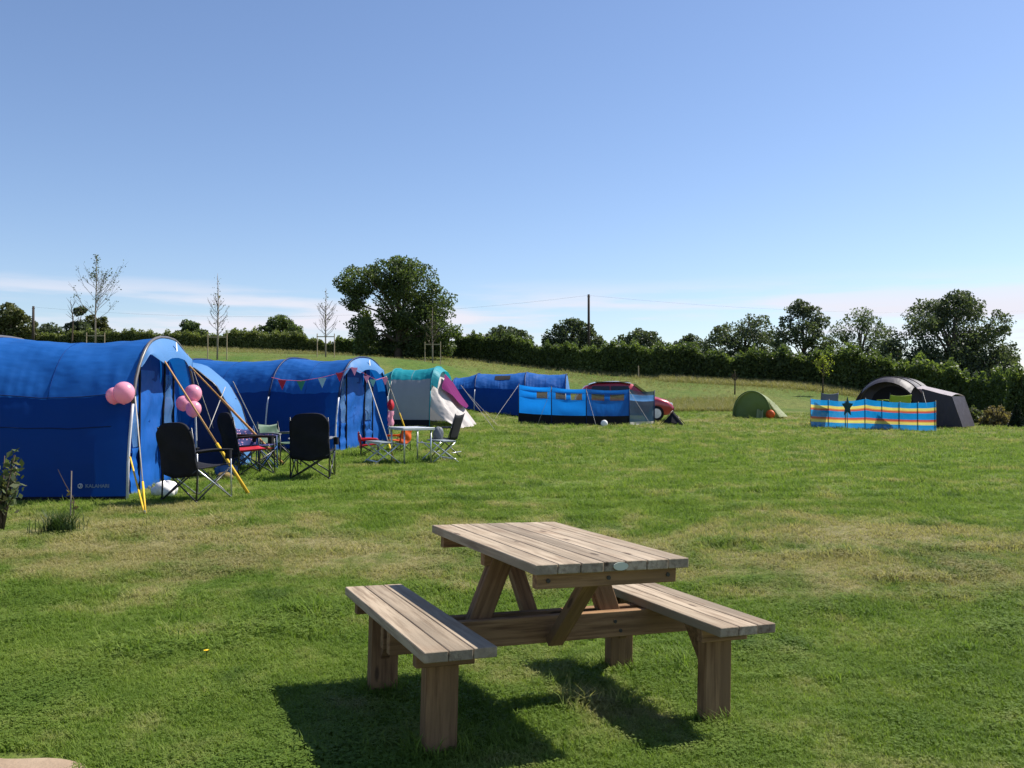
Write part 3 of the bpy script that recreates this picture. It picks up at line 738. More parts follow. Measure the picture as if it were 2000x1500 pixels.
for s in (-1, 1):
    mb = MB(); pts = [Vector((s * HWID, *pr3(nK * k / 40, 0))) for k in range(41)]; pts = [Vector((p.x, p.y, p.z * .97)) for p in pts]
    mb.add(pts + [Vector((p.x, p.y, 0)) for p in pts], [(k, k + 1, 42 + k, 41 + k) for k in range(40)])
    mb.build('side_panel', M['navy'] if s > 0 else M['blue_wall'], t3)
    MB().tube([p * 1.0 + Vector((0, .01, .01)) for p in pts[6:]], .02, 6).build('hoop', M['black_metal'], t3, True)
MB().tube([(HWID, .62, 1.2), (0, .74, 1.22), (-HWID, .62, 1.2)], .018, 5).build('strap', M['navy'], t3, True)
rope_to(t3, 'guy_rope', P(455, 745, 16.2), ground_px(530, 898, 14, 19), .008, M['rope_w'])
rope_to(t3, 'guy_rope', P(440, 756, 16.0), P(408, 838, 15.0), .008, M['rope_w'], peg=False)

# teal and grey tent with white front
TEAL = dict(wall=M['grey_fab'], roof=M['teal_roof'], door=M['white_fab'], visor=M['teal_roof'])
t4f = Vector((-4.05 + 1.35, 28.3, 0)); t4f = Vector(((848 - 1000) / F * 28.6 + .1, 28.6 + .6, 0))
t4, p4, g4 = tunnel('family_tent', 'grey walled tent with teal roof and draped white front', t4f, 100, 1.15, 1.86, [1.35, .9], TEAL, seam=1.50, rear=.6, hoop_mats=[M['teal_roof'], M['teal_roof']], hmul=[1, .97, .8], npow=3.2)
def drape(i, j):
    th = math.pi * (.06 + .88 * i); p = p4(th, 0, .99)
    out = 1.15 * j ** 1.3 * (1 - .25 * abs(math.cos(th))); x = p.x * (1 + .10 * j)
    z = p.z * (1 - j); fold = .05 * math.sin(i * 30 + 3 * math.sin(j * 3)) * (.3 + j)
    return Vector((x, out + fold, z + g4(x, 0) * j - (.02 if j == 1 else 0)))
MB().grid(drape, 44, 16).build('front_panel', M['white_fab'], t4, True)
MB().grid(lambda i, j: p4(R(35) + (math.pi - R(70)) * i, .0, 1.01) + Vector((0, .22 * j, -.16 * j)), 20, 4).build('visor', M['teal_roof'], t4, True)
MB().grid(lambda i, j: Vector((p4(0.02, -2.25 * i, 1.01).x * (1.008), -2.25 * i, .24 * j + g4(1.1, 0))), 10, 2).build('mud_skirt', M['black'], t4, True)
rope_to(t4, 'guy_rope', P(900, 752, 28.5), ground_px(968, 842, 25, 30), .008, M['rope_w'])
rope_to(t4, 'guy_rope', P(765, 745, 28), ground_px(740, 848, 24, 30), .008, M['rope_w'])
# purple towel lying on the drape
tw = empty('towel', t4.matrix_world, 'purple towel drying on the white tent front', 'towel')
def towel(i, j):
    ii, jj = .50 + .26 * i - .24 * j, .16 + .44 * i + .16 * j; p = drape(ii, jj); return p + Vector((0, .12, .09))
towel_o = MB().grid(towel, 12, 12).build('cloth', M['purple'], tw, True)

# far blue tent with windbreak
t5f = Vector(((1108 - 1000) / F * 38.5, 38.9, 0))
t5, p5, g5 = tunnel('tunnel_tent', 'far blue tunnel tent behind the bright blue windbreak', t5f, 96, 1.45, 1.92, [1.7, 2.1, 1.0], dict(wall=M['blue_wall'], roof=M['blue_roof']), seam=1.2, rear=.9, hoop_mats=[M['navy'], M['pole_light']], hmul=[.98, 1.03, 1, .86])
MB().grid(lambda i, j: Vector((p5(math.pi * i, 0, .98).x, .02 + .3 * (1 - j) * math.sin(math.pi * i), p5(math.pi * i, 0, .98).z * j)), 20, 8).build('front_panel', M['sky_fabric'], t5, True)
rope_to(t5, 'guy_rope', P(915, 770, 37), ground_px(975, 838, 30, 38), .006, M['rope_w'])
rope_to(t5, 'guy_rope', P(1013, 752, 37), ground_px(965, 820, 34, 40), .006, M['rope_w'])
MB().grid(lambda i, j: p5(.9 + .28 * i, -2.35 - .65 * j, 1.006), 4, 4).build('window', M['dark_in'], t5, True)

# bright blue windbreak in front of it
wb = empty('blue_windbreak', G(1120, 34), 'bright blue windbreak with clear windows and dark hem before the far tent', 'windbreak')
wbi = wb.matrix_world.inverted()
post_px = [(1013, 34.0), (1077, 33.8), (1145, 33.9), (1229, 34.2), (1278, 35.6)]
posts = [G(a, d) for a, d in post_px]
HB = [1.43, 1.40, 1.36, 1.34, 1.28]
M['wb_blue'] = fabric('bright_blue_windbreak', (.006, .20, .70), .5, (.008, .26, .85), wr=.15)
M['wb_dark'] = fabric('deep_blue_windbreak', (.01, .10, .40), .4, (.01, .14, .5), wr=.35)
M['wb_net'] = fabric('dark_mesh', (.010, .045, .085), .25, (.02, .09, .14), alpha=.86, wr=.15)
M['wb_win'] = fabric('smoky_window', (.10, .11, .09), .3, (.3, .25, .1), alpha=.6, rough=.2, wr=.3)
for k in range(4):
    a, b = posts[k], posts[k + 1]; ha, hb = HB[k], HB[k + 1]
    mt = [M['wb_blue'], M['wb_blue'], M['wb_dark'], M['wb_net']][k]
    def pan(i, j, z0, z1, off=0.0):
        p = a.lerp(b, i); h = ha + (hb - ha) * i - .05 * math.sin(i * math.pi)
        return wbi @ Vector((p.x, p.y + off + .03 * math.sin(i * 3.14) * math.sin(j * 5), p.z + h * (z0 + (z1 - z0) * j)))
    zb = .26 if k < 3 else .08
    lower = MB().grid(lambda i, j: pan(i, j, zb, .70), 10, 6).build('panel', mt, wb, True)
    MB().grid(lambda i, j: pan(i, j, .88, 1), 10, 3).build('top_band', mt, wb, True)
    if k < 3:
        for i0, i1, m_ in ((0, .12, mt), (.12, .42, M['wb_win'] if k != 0 else mt), (.42, .55, mt), (.55, .88, M['wb_win']), (.88, 1, mt)):
            MB().grid(lambda i, j: pan(i0 + (i1 - i0) * i, j, .70, .88), 4, 3).build('window' if m_ is M['wb_win'] else 'window_surround', m_, wb, True)
        MB().grid(lambda i, j: pan(i, j, .0, .26), 10, 3).build('hem', M['black'], wb, True)
    else:
        MB().grid(lambda i, j: pan(i, j, .70, .88), 6, 3).build('mid_band', M['sky_fabric'], wb, True)
        MB().grid(lambda i, j: pan(i, j, .0, .08), 6, 2).build('hem', M['white_fab'], wb, True)
for p, h in zip(posts, HB):
    MB().tube([wbi @ (p + Vector((0, -.015, -.1))), wbi @ (p + Vector((0, -.015, h + .03)))], .018, 6).build('post', M['navy'], wb, True)
for i, (px, py, dd) in enumerate([(1050, 829, 33), (1165, 834, 33), (1275, 836, 33.6), (1205, 833, 33)]):
    if i == 3: continue
    rope_to(wb, 'guy_rope', posts[i + 1] + Vector((0, -.02, HB[i + 1] - .05)), ground_px(px, py, 30, 36), .006, M['rope_w'])
MB().ball(wbi @ (G(1180, 33.3) + Vector((0, 0, .10))), .13, 10, 8, (1, .5, 1)).build('white_ball', M['white'], wb, True)  # small plain white ball at the windbreak foot

# green pop-up tent
gp = G(1468, 42.0); t6 = empty('popup_tent', place(gp, 27), 'small dark green pop-up tent alone at the lawn edge', 'tent')
def pop(th, s):      # s 0 front arch towards the camera, 1 rear
    k = 1 - .30 * s ** 2; x = .86 * math.cos(th) * k + .42 * s; z = 1.22 * math.sin(th) ** .85 * (1 - .42 * s ** 1.6); return Vector((x, 1.35 * s, max(z, -.02)))
MB().grid(lambda i, j: pop(math.pi * i, j) if math.pi * i > 1e-3 else pop(0, j), 26, 10).build('shell', M['pop_light'], t6, True)
MB().grid(lambda i, j: Vector((pop(math.pi * i, 0).x * .985, .05 + .04 * math.sin(i * 6 + j * 4), pop(math.pi * i, 0).z * j * .985)), 26, 8).build('front_panel', M['pop_green'], t6, True)
MB().tube([pop(math.pi * i / 30, 0) + Vector((0, -.02, .01)) for i in range(31)], .03, 6).build('hoop', M['pop_green'], t6, True)
MB().grid(lambda i, j: pop(.02 + .62 * i, .05 + .9 * j) + Vector((.02 + .34 * (1 - i) ** 2 + .04 * math.sin(j * 17), 0, .015)), 10, 24).build('side_flap', M['pop_light'], t6, True)
MB().grid(lambda i, j: Vector((.26 + .30 * i, -.10 - .06 * math.sin(i * 9) - .15 * (1 - j), .36 * j + .05 * math.sin(i * 7) * j)), 12, 6).build('door_flap', M['pop_light'], t6, True)
o = MB()
o.grid(lambda a, b: Vector(((.20 + .025 * math.sin(a * 31) * math.sin(b * 3)) * math.cos(a * 6.283) * math.sin(b * 3.1416), (.18) * math.sin(a * 6.283) * math.sin(b * 3.1416), .20 + (.21 + .02 * math.sin(a * 19)) * math.cos(b * 3.1416))), 20, 12)
bag = o.build('stuff_bag', M['orange'], None, True); bag.location = G(1505, 41.6); tag(bag, 'orange stuff bag beside the green pop-up tent', 'bag')

# charcoal tent behind the striped windbreak
t7f = G(1738, 38.6); t7 = empty('air_tent', place(t7f, -140), 'big charcoal tent with sunlit-coloured side roof behind the striped windbreak', 'tent')
mw7 = t7.matrix_world.copy()
W7, H7 = 1.70, 2.03
def s7(th, y, k=1):
    x, z = sprof(th, W7 * k, H7 * k, 2.25, .14); return Vector((x, y, z))
# local +Y looks at the camera, local +X is the photo's left
MB().grid(lambda i, j: s7(math.pi * i, .0 - 1.9 * j, 1 - .05 * math.sin(j * 3.14)), 30, 8).build('main_shell', M['tent_grey'], t7, True)
MB().grid(lambda i, j: s7(math.pi * (.28 + .44 * i), .0, 1.0) + Vector((0, .55 * j, -.20 * j ** 2 - .12 * j * abs(math.cos(math.pi * (.28 + .44 * i))))), 24, 6).build('visor', M['tent_grey'], t7, True)
MB().grid(lambda i, j: Vector((s7(math.pi * i, 0, .97).x, -.25, s7(math.pi * i, 0, .97).z * j)), 24, 6).build('front_panel', M['tent_grey'], t7, True)
MB().grid(lambda i, j: Vector((-.85 + 1.7 * i, -.22, (1.05 + .60 * math.sin(math.pi * i) ** .6) * j)), 16, 6).build('doorway', M['dark_in'], t7, True)  # flat dark sheet painting the shade inside the opening
for y in (0.0, -1.0):
    MB().tube([s7(math.pi * i / 30, y, 1.01) for i in range(31)], .02, 7).build('hoop', M['tent_grey'], t7, True)
# side extension towards the photo's right (local -X)
def ext(i, j):       # i outward, j around: roof then wall
    x0 = -1.15 - 1.35 * i; zr = 1.66 - .34 * i
    y = -1.75 + 1.95 * j; return Vector((x0, y, zr - .10 * (2 * j - 1) ** 2))
MB().grid(ext, 10, 8).build('side_roof', M['tent_sunlit'], t7, True)
def extw(i, j):
    x0 = -1.35 - (1.15 + .42 * (1 - j)) * i; zr = (1.66 - .34 * i - .12) * j
    return Vector((x0, .20 + .10 * (1 - j), zr - .02 * (j == 0)))
MB().grid(extw, 10, 8).build('side_wall', M['tent_grey'], t7, True)
MB().grid(lambda i, j: Vector((-2.5 - .42 * (1 - j), -1.75 + 1.95 * i + .10 * (1 - j), 1.22 * j - .02 * (j == 0))), 8, 8).build('end_wall', M['tent_grey'], t7, True)
MB().grid(lambda i, j: s7(math.pi * (.73 + .07 * i), -.05 - 1.8 * j, 1.012), 8, 8).build('roof_panel', M['tent_sunlit'], t7, True)
rope_to(t7, 'guy_rope', P(1855, 768, 38.2), ground_px(1905, 800, 38, 52), .009, M['rope_w'])
rope_to(t7, 'guy_rope', P(1800, 757, 37.8), P(1812, 800, 36.2), .009, M['rope_w'], peg=False)
mb = MB(); q = G(1845, 38.0)
crate = empty('cool_box', place(q, 20), 'low white cool box beside the charcoal tent', 'cool box')
MB().box((0, 0, .13), (.55, .36, .26)).build('body', M['greyc'], crate, bevel=.02); MB().box((0, 0, .29), (.58, .39, .055)).build('lid', M['white'], crate, bevel=.015)

# striped windbreak
sw = empty('striped_windbreak', G(1705, 35.2), 'blue, yellow and red striped windbreak on wooden poles before the charcoal tent', 'windbreak')
swi = sw.matrix_world.inverted()
t = NT('striped_cloth'); uvn = t.n('ShaderNodeUVMap'); uvn.uv_map = 'uv'; sp = t.n('ShaderNodeSeparateXYZ'); t.l(uvn.outputs[0], sp.inputs[0])
B_, Y_, O_, R_ = (.012, .30, .72), (.92, .80, .20), (.88, .38, .10), (.66, .12, .10)
c = t.ramp(sp.outputs[1], [(0, B_), (.19, Y_), (.285, O_), (.32, R_), (.38, B_), (.62, R_), (.675, O_), (.71, Y_), (.80, B_)], 'CONSTANT')
nz = t.noise(t.pos(), 3, 3); c = t.mix(1.0, c, t.ramp(nz, [(.3, (.88, .88, .88)), (.7, (1.06, 1.06, 1.06))]), 'MULTIPLY')
M['stripe'] = t.bsdf(c, .7, .2, 0, t.bump(t.noise(t.pos(), 2.5, 3), .2, .1), .58, c, alpha=.88)
spx = [1583.5, 1619.5, 1652.6, 1691, 1724, 1758, 1794, 1828]; sdd = np.interp(spx, [1583, 1692, 1828], [35.6, 34.9, 34.4])
sposts = [G(a, d) for a, d in zip(spx, sdd)]; SH = [1.10, 1.07, 1.05, 1.16, 1.09, 1.06, 1.06, 1.12]
for k in range(7):
    a, b = sposts[k], sposts[k + 1]; ha, hb = SH[k], SH[k + 1]
    def pan(i, j):
        p = a.lerp(b, i); h = ha + (hb - ha) * i - .022 * math.sin(i * math.pi)
        return swi @ Vector((p.x, p.y + .012 * math.sin(i * math.pi) * (1 if k % 2 else -1), p.z + .01 + h * j))
    def uvf(co, a=a, b=b, ha=ha, hb=hb):
        p = sw.matrix_world @ co; i = (p.x - a.x) / (b.x - a.x); z0 = a.z + (b.z - a.z) * i; h = ha + (hb - ha) * i - .022 * math.sin(max(0, min(1, i)) * math.pi)
        return (i, min(.999, max(.001, (p.z - z0 - .01) / h)))
    MB().grid(pan, 8, 10).build('cloth_panel', M['stripe'], sw, True, uvfn=uvf)
for p, h in zip(sposts, SH):
    MB().tube([swi @ (p + Vector((0, .03, -.1))), swi @ (p + Vector((0, .03, h + .05)))], .017, 6).build('post', M['stake'], sw, True)

# ------------------------------------------------------------------ camp chairs
def camp_chair(pos, az, label, seat_m, back_m, leg_m, h=.98, wd=.60, seat_h=.42, arm_m=None, group='camp chairs', tall=True, name='camp_chair', lit=None):
    s = h / .98; root = empty(name, place(pos, az), label, 'chair', group)
    w = wd / 2; dp = .26 * s + .02; sh = seat_h
    top = h
    def back(i, j):
        e = abs(2 * i - 1); half = w * (1.04 - .05 * j)
        x = -half + 2 * half * i; crown = .11 * s * (1 - e ** 4) if tall else -.03 * s * (1 - e ** 2)
        z0 = sh - .13 * s + .04 * s * e; z1 = top - .11 * s + crown - (0 if not tall else .025 * s * max(0, e - .8) * 5)
        return Vector((x, -dp - .12 * s * j - .06 * s * math.sin(i * math.pi) * (1 - j * .6) - .012 * math.sin(j * 9 + i * 5), z0 + (z1 - z0) * j))
    MB().grid(back, 14, 12).build('backrest', back_m, root, True, thick=.03)
    MB().grid(lambda i, j: Vector((-w + 2 * w * i, -dp + 2 * dp * j, sh - .05 * s * math.sin(i * math.pi) * (1 - .5 * j) + .03 * j)), 10, 8).build('seat', seat_m, root, True, thick=.015)
    lr = .0105 * (1 if s > .7 else .8)
    for sx in (-1, 1):
        MB().tube([(sx * w, -dp - .02, .0), (sx * w, -dp, sh), (sx * w * .97, -dp - .10 * s, top - .06 * s)], lr, 6).build('upright', leg_m, root, True)
        MB().tube([(sx * w, dp + .02, .0), (sx * w, dp, sh + .20 * s)], lr, 6).build('front_post', lit or leg_m, root, True)
        MB().tube([(sx * w, dp + .02, .015), (sx * w, -dp, sh - .02)], lr, 6).build('leg', lit or leg_m, root, True)
        MB().tube([(sx * w, -dp - .02, .015), (sx * w, dp, sh - .02)], lr, 6).build('leg', leg_m, root, True)
        a = MB().grid(lambda i, j: Vector((sx * w + (-.03 + .06 * j) * s, -dp - .04 * s + (2 * dp + .05 * s) * i, sh + .20 * s + .015 * math.sin(i * 3.14) + .012 * math.cos(j * 6.28))), 8, 4).build('armrest', arm_m or seat_m, root, True, thick=.012)
    for y, m_ in ((dp + .02, lit or leg_m), (-dp - .02, leg_m)):
        MB().tube([(-w, y, .015), (w, y * .96, sh - .02)], lr, 6).build('leg', m_, root, True)
        MB().tube([(w, y, .015), (-w, y * .96, sh - .02)], lr, 6).build('leg', leg_m, root, True)
        for sx in (-1, 1): MB().ball((sx * w, y, .012), .018, 6, 5).build('foot', leg_m, root, True)
    cup = MB()
    cup.grid(lambda i, j: Vector((w + .03 * s + .042 * s * math.cos(i * 6.283), dp * .75 + .042 * s * math.sin(i * 6.283), sh + .20 * s - .11 * s * j)), 10, 3)
    cup.build('cup_holder', M['black'], root, True)
    return root
BM = M['black_metal']
camp_chair(G(386, 11.35), 26, 'black camp chair nearest the camera, its back to us', M['black'], M['black'], BM, h=.97, wd=.57, lit=M['alu'], arm_m=M['black'])
camp_chair(G(487, 14.9), 52, 'black camp chair with a red seat and red armrest', M['red'], M['black'], BM, h=1.02, wd=.64, arm_m=M['black'])
camp_chair(G(612, 14.45), -3, 'wide black camp chair seen square from behind near bunting tent', M['black'], M['black'], BM, h=1.03, wd=.60, lit=BM, arm_m=M['greyc'])
camp_chair(G(548, 16.6), 122, 'sage green camp chair turned towards the camera', M['green'], M['green'], BM, h=.86, wd=.50, tall=False, arm_m=M['greyc'])
t = NT('floral_print'); vo = t.n('ShaderNodeTexVoronoi'); vo.inputs['Scale'].default_value = 24; t.l(t.obj(), vo.inputs[0])
M['floral'] = t.bsdf(t.ramp(vo.outputs[0], [(.0, (.75, .7, .75)), (.22, (.45, .15, .25)), (.32, (.02, .03, .12)), (1, (.02, .03, .12))]), .8)
M['bluefr'] = plain('blue_frame', (.02, .07, .2), .4)
camp_chair(G(503, 15.9), 118, 'navy flower-print camp chair with blue legs beside red seat', M['floral'], M['floral'], M['bluefr'], h=.80, wd=.46, tall=False)
camp_chair(G(722, 19.2), 78, "small red child's chair left of the folding table", M['red'], M['red'], BM, h=.56, wd=.38, seat_h=.24, tall=False, group="children's chairs")
camp_chair(G(779, 20.6), -60, "small orange child's chair behind the folding table", M['orange'], M['orange'], BM, h=.58, wd=.38, seat_h=.25, tall=False, group="children's chairs")
camp_chair(G(1613, 36.25), 4, 'slate grey camp chair showing above the left of striped windbreak', M['greyc'], M['greyc'], BM, h=1.50, wd=.66, seat_h=.74, tall=False, group='chairs behind the striped windbreak')
camp_chair(G(1745, 35.75), -4, 'lime green camp chair showing above the middle of striped windbreak', M['lime'], M['lime'], BM, h=1.50, wd=.86, seat_h=.82, tall=False, group='chairs behind the striped windbreak')
# star-backed chair / cushion on a post
st = empty('star_cushion', G(1655, 35.02), 'dark teal star-shaped cushion on a stick at striped windbreak', 'cushion')
pts = [Vector((.82 * math.sin(k * math.pi / 5) * (.28 if k % 2 == 0 else .13), 0, math.cos(k * math.pi / 5) * (.28 if k % 2 == 0 else .13) * 1.45 + .84)) for k in range(10)]
mb = MB(); mb.add([p + Vector((0, -.01, 0)) for p in pts] + [p + Vector((0, .01, 0)) for p in pts] + [(0, -.05, .86), (0, .05, .86)],
                  [(k, (k + 1) % 10, 20) for k in range(10)] + [(10 + k, 10 + (k + 1) % 10, 21) for k in range(10)] + [(k, (k + 1) % 10, 10 + (k + 1) % 10, 10 + k) for k in range(10)])
mb.build('star', M['tealc'], st); MB().tube([(0, .02, -.1), (0, .02, .8)], .016, 6).build('stick', M['stake'], st)

# black folding chair at the right end of the table
fcx = empty('folding_chair', place(G(868, 18.6), -72), 'black folding garden chair at the right of the folding table', 'chair')
def rect_tube(parent, name, pts, r, m_): return MB().tube(pts, r, 6).build(name, m_, parent, True)
MB().grid(lambda i, j: Vector((-.23 + .46 * i, -.20 - .14 * j, .42 + .50 * j - .02 * math.sin(i * 3.14))), 8, 8).build('backrest', M['black'], fcx, True, thick=.014)
MB().grid(lambda i, j: Vector((-.23 + .46 * i, -.20 + .42 * j, .42 + .02 * j)), 6, 6).build('seat', M['black'], fcx, True, thick=.014)
for sx in (-1, 1):
    rect_tube(fcx, 'upright', [(sx * .245, .24, 0), (sx * .245, -.18, .44), (sx * .245, -.345, .94)], .011, BM)
    rect_tube(fcx, 'leg', [(sx * .255, -.30, 0), (sx * .255, .20, .43)], .011, BM)
    rect_tube(fcx, 'armrest', [(sx * .26, -.26, .66), (sx * .26, .16, .65), (sx * .26, .21, .44)], .014, BM)
for y, z in ((-.27, .03), (.21, .03)): rect_tube(fcx, 'stretcher', [(-.25, y, z + .12), (.25, y, z + .12)], .009, M['alu'])

# folding aluminium table with two attached seats
ft_c = (ground_px(820, 912, 14, 19) + G(752, 17.6)) / 2
ftab = empty('folding_table', place(G(803, 17.5), 62), 'grey folding camp table with attached benches and aluminium legs', 'table')
MB().box((0, 0, .665), (.80, .62, .035)).build('tabletop', plain('grey_tabletop', (.36, .38, .42), .35, .5, var=.06), ftab, bevel=.008)
for a, b, c, d in ((-.40, .40, -.315, -.315), (-.40, .40, .315, .315)): MB().box((0, c, .660), (.82, .02, .05)).build('edge_trim', M['alu'], ftab, bevel=.004)
for c in (-.405, .405): MB().box((c, 0, .660), (.02, .61, .05)).build('edge_trim', M['alu'], ftab, bevel=.004)
for s in (-1, 1):
    for x in (-.34, .34): rect_tube(ftab, 'leg', [(x, s * .27, .64), (x, s * .27, -.02)], .016, M['alu'])
    rect_tube(ftab, 'crossbar', [(-.34, s * .27, .37), (.34, s * .27, .37)], .012, M['alu'])
    b = MB().box((0, s * .62, .41), (.80, .25, .03)).build('bench_seat', plain('bench_grey%d' % s, (.20, .23, .24), .5, .4), ftab, bevel=.006)
    MB().box((0, s * .755, .405), (.80, .02, .045)).build('edge_trim', M['alu'], b)
    for x in (-.31, .31):
        rect_tube(ftab, 'bench_leg', [(x, s * .34, .39), (x, s * .86, 0)], .012, M['alu']); rect_tube(ftab, 'bench_leg', [(x, s * .80, .39), (x, s * .32, 0)], .012, M['alu'])
    rect_tube(ftab, 'foot_bar', [(-.31, s * .80, .06), (.31, s * .80, .06)], .018, M['alu'])
# grey bag on the chair and white carrier bag at the tent foot
def lumpy(name, pos, r, mat, label, cat, sc=(1, 1, 1), seed=1, rough=.12):
    rr = random.Random(seed); ph = [rr.uniform(0, 6) for _ in range(6)]
    def f(a, b):
        A, B = a * 6.28318, b * math.pi
        k = r * (1 + rough * math.sin(3 * A + ph[0]) * math.sin(2 * B + ph[1]) + rough * .7 * math.sin(7 * A + ph[2]) * math.sin(5 * B + ph[3]) * math.sin(B))
        z = math.cos(B) * k * sc[2]; return Vector((math.cos(A) * math.sin(B) * k * sc[0], math.sin(A) * math.sin(B) * k * sc[1], max(z, -r * sc[2] * .7) + r * sc[2] * .7))
    o = MB().grid(f, 24, 14).build(name, mat, None, True); o.location = pos; return tag(o, label, cat)
lumpy('carrier_bag', G(324, 11.75), .155, M['white'], 'crumpled white bag on the grass below the tent door', 'bag', (1.05, .8, .75), 4, .16)
gb = lumpy('drawstring_bag', G(856, 18.1) + Vector((0, -.05, .42)), .12, M['greyc'], 'grey drawstring bag hanging at the end of folding table', 'bag', (.9, .7, 1.3), 8, .1)
bl = lumpy('beach_bag', G(443, 14.6), .14, fabric('blue_white_bag', (.12, .22, .36), .2, wr=.8), 'pale blue bag lying between the black camp chairs', 'bag', (1.3, .8, .8), 9, .18)
ob = lumpy('picnic_bag', G(440, 13.9), .09, plain('tan_bag', (.22, .15, .05), .8), 'small tan bag behind the nearest black chair', 'bag', (1.4, .8, .8), 12, .12)

# balloons
def balloon(c, r, label, root_pt):
    root = empty('balloon', Vector(c), label, 'balloon', 'pink party balloons'); o = MB()
    o.grid(lambda a, b: Vector((math.cos(a * 6.283) * math.sin(b * math.pi) * r, math.sin(a * 6.283) * math.sin(b * math.pi) * r, math.cos(b * math.pi) * r * (1.02 if b < .5 else 1.15))), 20, 14)
    o.build('skin', M['pink'], root, True); MB().tube([(0, 0, -r * 1.13), (0, 0, -r * 1.2)], [.012, .018], 6).build('knot', M['pink'], root)
    MB().tube([(0, 0, -r * 1.2), Vector(root_pt) - Vector(c)], .003, 4).build('string', M['rope_w'], root)
balloon(P(242, 766, 11.35), .130, 'larger pink balloon in front on the near tent pole', P(262, 775, 11.42))
balloon(P(223, 772, 11.50), .100, 'pink balloon partly hidden behind the larger one on tent pole', P(262, 775, 11.42))
balloon(P(377, 768, 13.6), .128, 'upper pink balloon to the right of the tent door', P(364, 760, 13.9))
balloon(P(378, 798, 13.5), .113, 'lower pink balloon to the right of the tent door', P(364, 760, 13.9))
balloon(P(358, 787, 14.0), .11, 'pink balloon half hidden against the blue tent door', P(364, 760, 13.9))

# bunting on the second tent
bun = empty('bunting', P(600, 740, 19.9), 'string of red, green and pale bunting flags along blue tent', 'bunting')
bi = bun.matrix_world.inverted()
line = [(530, 737, 19.75), (551, 742, 19.75), (588, 744, 19.75), (630, 737, 19.75), (662, 729, 19.78), (688, 717, 19.8), (716, 732, 20.3), (735, 742, 21), (754, 736, 21.9)]
MB().tube([bi @ P(*q) for q in line], .005, 4).build('string', plain('pink_cord', (.6, .12, .2), .7), bun)
for (px, py, d, sz, mt) in [(551, 742, 19.75, .21, M['red']), (588, 744, 19.75, .21, plain('green_flag', (.03, .22, .12), .7)), (629, 738, 19.75, .21, plain('pale_flag', (.35, .5, .5), .7)), (663, 728, 19.78, .19, M['red']),
                            (692, 718, 19.9, .17, M['pink']), (716, 734, 20.3, .16, M['pink']), (728, 741, 20.8, .17, plain('mint_flag', (.25, .55, .42), .7)), (752, 738, 21.8, .17, M['pink'])]:
    c = bi @ P(px, py, d); mb = MB(); mb.add([c + Vector((-sz * .45, 0, 0)), c + Vector((sz * .45, .0, 0)), c + Vector((.01, -.03, -sz * 1.05))], [(0, 1, 2)]); mb.build('flag', mt, bun, thick=.003)
ws = empty('windsock', P(763, 790, 22.3), 'pink and red streamer hanging beside the second tent door', 'streamer'); 
MB().grid(lambda i, j: Vector(((.04 + .05 * math.sin(j * 3) * (1 + .3 * math.sin(i * 19))) * math.cos(i * 6.28), (.04 + .05 * math.sin(j * 3)) * math.sin(i * 6.28), .12 - .26 * j)), 10, 4).build('body', M['red'], ws, True)
MB().grid(lambda i, j: Vector(((.06 + .03 * math.sin(j * 9 + i * 20)) * math.cos(i * 6.28), .06 * math.sin(i * 6.28), -.16 - .36 * j)), 12, 6).build('tails', M['pink'], ws, True)
MB().tube([(0, 0, -.75), (0, 0, .75)], .008, 5).build('pole', M['black_metal'], ws)

# ------------------------------------------------------------------ red car behind the windbreak
cp = G(1216, 38.0); carm = place(cp, 90); car = empty('parked_car', carm, 'red hatchback parked behind the blue windbreak', 'car')
# local +Y = towards the photo's right (front of the car), x across
CL = [(-2.0, .62, .95, .70), (-1.95, .30, 1.05, .78), (-1.6, .24, 1.42, .82), (-1.2, .22, 1.56, .84), (-.3, .22, 1.60, .85), (.35, .22, 1.52, .85), (.95, .22, 1.08, .84), (1.35, .22, .98, .82), (1.75, .24, .86, .78), (1.98, .30, .70, .70), (2.05, .42, .58, .62)]
belt = .92
def car_sec(y, zb, zt, w):
    tw_ = w * (.70 if zt > 1.3 else .82); bz = min(belt, zt - .06)
    return [(-w * .9, zb), (-w, zb + .15), (-w, bz - .12), (-w * .97, bz), (-tw_, zt - .06), (-tw_ * .85, zt), (0, zt + .02), (tw_ * .85, zt), (tw_, zt - .06), (w * .97, bz), (w, bz - .12), (w, zb + .15), (w * .9, zb)]
mb = MB(); secs = [[(x, y, z) for x, z in car_sec(y, zb, zt, w)] for y, zb, zt, w in CL]; n = 13
for s_ in secs: mb.v += s_
for i in range(len(secs) - 1):
    for j in range(n): mb.f.append((i * n + j, i * n + (j + 1) % n, (i + 1) * n + (j + 1) % n, (i + 1) * n + j))
mb.f += [tuple(range(n - 1, -1, -1)), tuple((len(secs) - 1) * n + j for j in range(n))]
M['glare'] = plain('roof_glare', (.42, .43, .45), .25, .5, .5, var=.05)
MB().grid(lambda i, j: Vector((-.60 + 1.2 * j, -1.45 + 1.75 * i, float(np.interp(-1.45 + 1.75 * i, [c[0] for c in CL], [c[2] for c in CL])) + .018 + .035 * (1 - (2 * j - 1) ** 2))), 12, 8).build('roof_panel', M['glare'], car, True)  # pale panel added over the red roof to paint its sky glare
M['car'] = plain('red_car_paint', (.36, .018, .03), .28, .5, .15, var=.05, coat=.8); M['glass'] = plain('car_glass', (.02, .025, .03), .06, .6, var=.02)
mb.build('body', M['car'], car, True)
